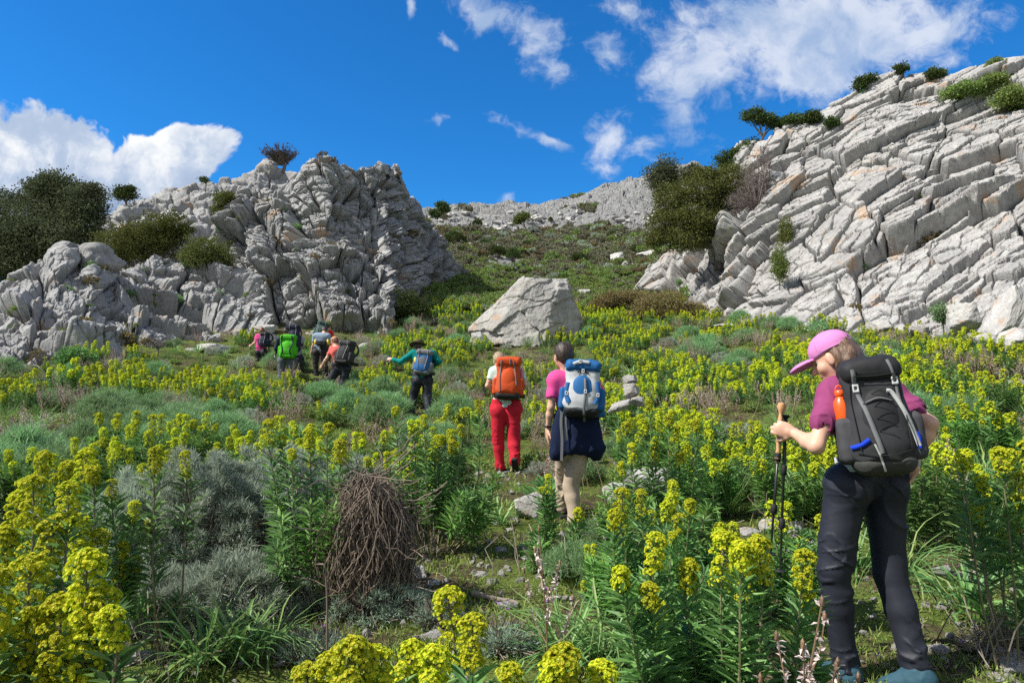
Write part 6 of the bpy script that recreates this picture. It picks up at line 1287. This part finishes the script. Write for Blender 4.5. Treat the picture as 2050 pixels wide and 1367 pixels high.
# fleece round the waist
k = Y / F; s = Sdf(); Pv = PP['pelvis']; 
for (x0, z0, x1, z1, r1, r2) in [(-.10, .20, -.155, -.10, .10, .075), (0, .20, 0, -.04, .13, .13), (.10, .20, .16, -.07, .10, .10), (-.14, -.05, -.20, -.155, .06, .02), (.17, -.05, .19, -.14, .07, .03)]: s.cone(Pv + [x0, -.02, z0], Pv + [x1, -.03, z1], r1, r2, .05)
s.ell(Pv + [0, .02, -.20], (.16, .16, .12), None, .03, 's'); s.disp(wrinkle(.010, (9, 9, 5), 41)); s.disp(wrinkle(.004, (20, 20, 12), 43)); snet(s, .012).obj('tied_fleece', m_navy, ePk, True)
CB = dict(main=m_white, lid=m_blue, base=m_black, front=m_blue, side=m_blue, harness=m_blue, strap=m_white, straps=[([(.02, .08), (.03, -.04), (.025, -.16), (.03, -.28)], .022, m_greyf), ([(-.09, .20), (-.03, .225), (.05, .22)], .03, m_white), ([(-.125, .04), (-.135, -.06), (-.11, -.14)], .045, m_blue), ([(.125, .06), (.14, -.06), (.115, -.14)], .045, m_blue), ([(-.05, .13), (0, .145), (.05, .13)], .012, m_black)])
ep, surf, strap, _ = pack('blue and pale grey daypack on the woman in hot pink', 1166, 779, Y - .20, (.33, .50, .19), -.12, .14, .06, CB, h=.010)
g = Geo(); q = np.stack([W(1124, 822, Y - .16), W(1123, 850, Y - .17), W(1125, 880, Y - .17), W(1124, 922, Y - .17)]) - np.array(ep.location); q = (np.linalg.inv(np.array(ep.rotation_euler.to_matrix())) @ q.T).T; ribbons(g, curve(q, 12)[None], np.full((1, 12), .024), np.broadcast_to(np.array([1., 0, 0]), (1, 12, 3))); ribbons(g, (curve(q, 12) + [.035, .01, .03])[None, :9], np.full((1, 9), .024), np.broadcast_to(np.array([1., 0, 0]), (1, 9, 3))); g.obj('hanging_strap', m_greyf, ep, True)

# ---- red trousers
Y = 9.6; J = dict(head=(999, 722, .08), neck=(1006, 738), chest=(1012, 755), waist=(1013, 790), pelvis=(1012, 812), lsho=(988, 745), rsho=(1040, 745), lelb=(976, 772, .0), lwri=(992, 784, .2), relb=(1052, 770), rwri=(1042, 782, .2), lhip=(998, 822), rhip=(1027, 822), lknee=(997, 876, .04), rknee=(1028, 876), lank=(1001, 929, .05), rank=(1030, 919, -.1))
eR, PR, _ = person('hiker in bright red trousers and pale mint top seen from behind', Y, J, (-.05, 1, 0), (-.15, .85, -.5), dict(shirt=m_mint, trousers=m_red, sleeve=.3, hair=m_hblond, boots=m_bootb, toer=(.1, .55, -.85), supr=(0, .85, .5), w=1.1, tr=1.12, tw=.006), h=.013)
CO = dict(main=m_orange, lid=m_orange, base=m_black, front=m_orange, side=m_orange, harness=m_black, strap=m_lgrey, straps=[([(-.09, .24), (-.10, .12), (-.11, 0), (-.10, -.18)], .022, m_greyf), ([(.07, .24), (.09, .12), (.11, 0), (.12, -.1)], .016, m_greyf), ([(.02, .26), (.03, .16)], .016, m_greyf)])
pack('tall rust-orange backpack with black base on the hiker in red trousers', 1018, 758, Y - .2, (.35, .58, .22), -.08, .08, .03, CO, h=.012)
g = Geo(); q = W(1045, 752, Y - .18); e = empty('water_bottle', q, 'pinkish bottle in the side pocket of the orange backpack', 'bottle'); z_ = np.array([-.09, -.085, .06, .075, .078, .10]); tubes(g, np.stack([z_ * 0, z_ * 0, z_], -1)[None], np.array([[.02, .03, .03, .02, .016, .014]]), 16, cap=True); g.obj('bottle_body', plain('pink_bottle', (.5, .2, .3), .4), e, True)

# ---- teal fleece
Y = 14.; J = dict(head=(836, 693), neck=(842, 705), chest=(846, 716), waist=(846, 740), pelvis=(845, 755), lsho=(826, 707), rsho=(866, 707), lelb=(802, 724, -.05), lwri=(785, 719, .0), relb=(878, 724), rwri=(868, 733, .2), lhip=(836, 762), rhip=(855, 762), lknee=(828, 792, .12), rknee=(855, 792), lank=(824, 824, .05), rank=(858, 826, -.1))
person('hiker in teal fleece and olive brimmed hat reaching left with a pole', Y, J, (-.12, 1, 0), (-.2, .95, -.25), dict(shirt=m_teal, topname='fleece', trousers=m_navyt, sleeve=1.9, hair=m_hdark, hat=('brim', m_olive), handl=(np.array([-1, .1, .1]), np.array([0, .8, -.4]), 1, 1), w=1.12, tr=1.1, hem=.06), h=.015)
pole('dark trekking pole stretched out by the hiker in teal', W(782, 703, Y + .03), W(770, 768, Y + .05), m_black, m_shaft, .13, r=.011)
pack('blue and grey daypack on the hiker in teal fleece', 848, 725, Y - .2, (.34, .50, .19), -.15, .12, .12, dict(main=m_blue, lid=m_greyf, base=m_greyf, front=m_gtrs, side=m_greyf, harness=m_black, strap=m_greyf), h=.014)
e = empty('water_bottle', W(832, 722, Y - .22), 'yellow-topped bottle in the side pocket of the blue and grey daypack', 'bottle'); g = Geo(); z_ = np.array([-.10, -.09, .05, .06, .08]); tubes(g, np.stack([z_ * 0, z_ * 0, z_], -1)[None], np.array([[.02, .034, .034, .02, .018]]), 14, cap=True); g.obj('bottle_body', m_yel, e, True)

# ---- salmon shirt
Y = 16.5; J = dict(head=(670, 684, .05), neck=(674, 695), chest=(680, 705), waist=(683, 722), pelvis=(684, 733), lsho=(665, 698), rsho=(695, 698), lelb=(654, 717, -.05), lwri=(645, 731), relb=(706, 718), rwri=(700, 726, .2), lhip=(676, 738), rhip=(692, 738), lknee=(664, 757), rknee=(689, 757), lank=(656, 780), rank=(683, 782))
person('hiker in salmon shirt and tan cap bending forward with a pole', Y, J, (-.45, .9, 0), (-.6, .6, -.5), dict(shirt=m_salm, trousers=m_gtrs and m_navyt, sleeve=.5, hair=m_hred, hat=('cap', m_tan), handl=(np.array([-.6, .3, -.7]), np.array([.5, .8, 0]), 1, 1), w=1.2, tr=1.25, hem=.04), h=.016)
pole('pale trekking pole planted by the hiker in salmon', W(645, 727, Y), W(647, 770, Y), m_black, m_alu, .13, r=.012)
pack('rounded black backpack on the hiker in salmon', 692, 706, Y - .16, (.40, .58, .26), -.42, .2, .1, dict(main=m_black, lid=m_char, base=m_black, front=m_black, side=m_char, harness=m_black, strap=m_greyf), h=.015)

# ---- green pack
Y = 18.3; J = dict(head=(573, 664), neck=(574, 674), chest=(575, 686), waist=(575, 706), pelvis=(574, 718), lsho=(558, 680), rsho=(592, 680), lelb=(552, 698), lwri=(557, 709, .15), relb=(598, 698), rwri=(594, 708, .15), lhip=(565, 722), rhip=(584, 722), lknee=(563, 746), rknee=(584, 744), lank=(560, 772), rank=(584, 770))
person('hiker in navy top and dark cap carrying a bright green backpack', Y, J, (0, 1, 0), (-.1, .9, -.3), dict(shirt=m_navyp, trousers=m_gtrs, sleeve=1.7, hair=m_hdark, hat=('cap', m_navyp), w=1.15, tr=1.15), h=.016)
pole('pale trekking pole left of the hiker with the green backpack', W(553, 702, Y + .05), W(546, 718 + 8, Y + .05), m_black, m_alu, .12, r=.010)
pack('bright green backpack with navy trim', 577, 694, Y - .2, (.42, .62, .24), -.05, .08, .02, dict(main=m_green, lid=m_green, base=m_green, front=m_green, side=m_green, harness=m_navyp, straps=[([(-.13, .28), (-.15, .1), (-.09, -.12), (-.13, -.26)], .035, m_navyp), ([(.12, .28), (.16, .1), (.10, -.12), (.15, -.26)], .035, m_navyp)]), h=.015)
Y = 19.6; J = dict(head=(590, 668, .35), neck=(592, 676, .2), chest=(594, 684), waist=(593, 704), pelvis=(592, 714), lsho=(578, 680), rsho=(604, 678), lelb=(574, 696), lwri=(578, 706, .15), relb=(606, 692), rwri=(602, 702, .15), lhip=(585, 718), rhip=(600, 718), lknee=(584, 738), rknee=(600, 738), lank=(582, 760), rank=(600, 760))
person('hiker in checked shirt mostly hidden behind the green backpack', Y, J, (.1, 1, 0), (0, .9, -.4), dict(shirt=m_check, trousers=m_navyt, sleeve=1.5, hair=m_hdark, w=1.1), h=.018)
pack('tall dark navy backpack towering behind the green one', 588, 672, Y - .22, (.34, .62, .22), 0, .12, 0, dict(main=m_navyp, lid=m_navyp, base=m_navyp, front=m_navyp, side=m_navyp, harness=m_navyp, strap=m_greyf), h=.016)

# ---- blue-grey shirt and the one before it
Y = 19.3; J = dict(head=(650, 662, .12), neck=(648, 668), chest=(643, 675), waist=(641, 690), pelvis=(640, 700), lsho=(630, 673), rsho=(657, 673), lelb=(627, 690), lwri=(624, 702, .05), relb=(662, 688), rwri=(658, 698, .15), lhip=(633, 705), rhip=(648, 705), lknee=(632, 725), rknee=(650, 724), lank=(633, 746), rank=(651, 746))
person('hiker in blue-grey T-shirt with a black waist pack, bending forward', Y, J, (.1, 1, 0), (.1, .8, -.6), dict(shirt=m_bgrey, trousers=m_black, sleeve=.55, hair=m_hdark, w=1.15, tr=1.1), h=.016)
e = empty('waist_pack', W(644, 687, Y - .18), 'black waist pack with two yellow bottles on the hiker in blue-grey', 'waist pack'); s = Sdf(); s.box((0, 0, 0), (.15, .07, .075), .04); s.disp(wrinkle(.004, (12, 12, 14), 3)); snet(s, .014).obj('pouch', m_black, e, True)
g = Geo(); a_ = np.linspace(0, 2 * pi, 24); ribbons(g, np.stack([.19 * np.cos(a_), .15 + .15 * np.sin(a_), 0 * a_], -1)[None], np.full((1, 24), .04), np.broadcast_to(np.array([0, 0, 1.]), (1, 24, 3))); g.obj('belt', m_lgrey, e)
for q, nm in ((-.175, 'left'), (.175, 'right')):
    eb = empty('water_bottle', W(644, 686, Y - .19) + [q, 0, .02], f'yellow bottle on the {nm} side of the black waist pack', 'bottle'); g = Geo(); z_ = np.array([-.08, -.07, .05, .06, .09]); tubes(g, np.stack([z_ * 0, z_ * 0, z_], -1)[None], np.array([[.02, .034, .034, .018, .016]]), 12, cap=True); g.obj('bottle_body', m_yel, eb, True)
Y = 21.5; J = dict(head=(657, 655, .1), neck=(655, 663), chest=(652, 670), waist=(650, 684), pelvis=(650, 693), lsho=(643, 668), rsho=(663, 667), lelb=(640, 680), lwri=(643, 690, .15), relb=(667, 680), rwri=(664, 688, .15), lhip=(644, 697), rhip=(656, 697), lknee=(644, 715), rknee=(657, 715), lank=(644, 734), rank=(657, 734))
person('hiker in red shirt and olive cap half hidden at the cliff foot', Y, J, (.1, 1, 0), (.5, .8, -.3), dict(shirt=m_redsh, trousers=m_navyt, sleeve=.6, hair=m_hdark, hat=('cap', m_olive), w=1.05), h=.018)
pack('grey-green backpack of the hiker in the red shirt', 643, 660, Y - .15, (.34, .52, .24), .25, .15, .25, dict(main=m_dgreen, lid=m_dgreen, base=m_dgreen, front=m_dgreen, side=m_dgreen, harness=m_black, strap=m_greyf), h=.017)
# ---- far left
Y = 21.; J = dict(head=(524, 663), neck=(523, 671), chest=(522, 679), waist=(523, 693), pelvis=(522, 702), lsho=(515, 674), rsho=(533, 674), lelb=(510, 686), lwri=(503, 691, .0), relb=(538, 686), rwri=(538, 693, .1), lhip=(517, 706), rhip=(528, 706), lknee=(516, 722), rknee=(528, 722), lank=(516, 738), rank=(530, 738))
person('hiker in pink top and black trousers, leftmost of the group', Y, J, (-.25, 1, 0), (-.3, .9, -.2), dict(shirt=m_pink, trousers=m_black, sleeve=.3, hair=m_hred, handl=(np.array([-.8, .4, -.2]), np.array([.3, .8, -.3]), 1, 1), w=.95), h=.018)
pack('small dark navy backpack on the leftmost hiker', 530, 680, Y - .14, (.28, .44, .22), -.25, .05, .03, dict(main=m_navyp, lid=m_black, base=m_navyp, front=m_navyp, side=m_navyp, harness=m_black, strap=m_greyf), h=.017)
pole('pale trekking pole in the left hand of the leftmost hiker', W(502, 687, Y), W(501, 716, Y), m_black, m_alu, .1, r=.012); pole('pale trekking pole in the right hand of the leftmost hiker', W(538, 690, Y + .08), W(540, 718, Y + .08), m_black, m_alu, .1, r=.012)
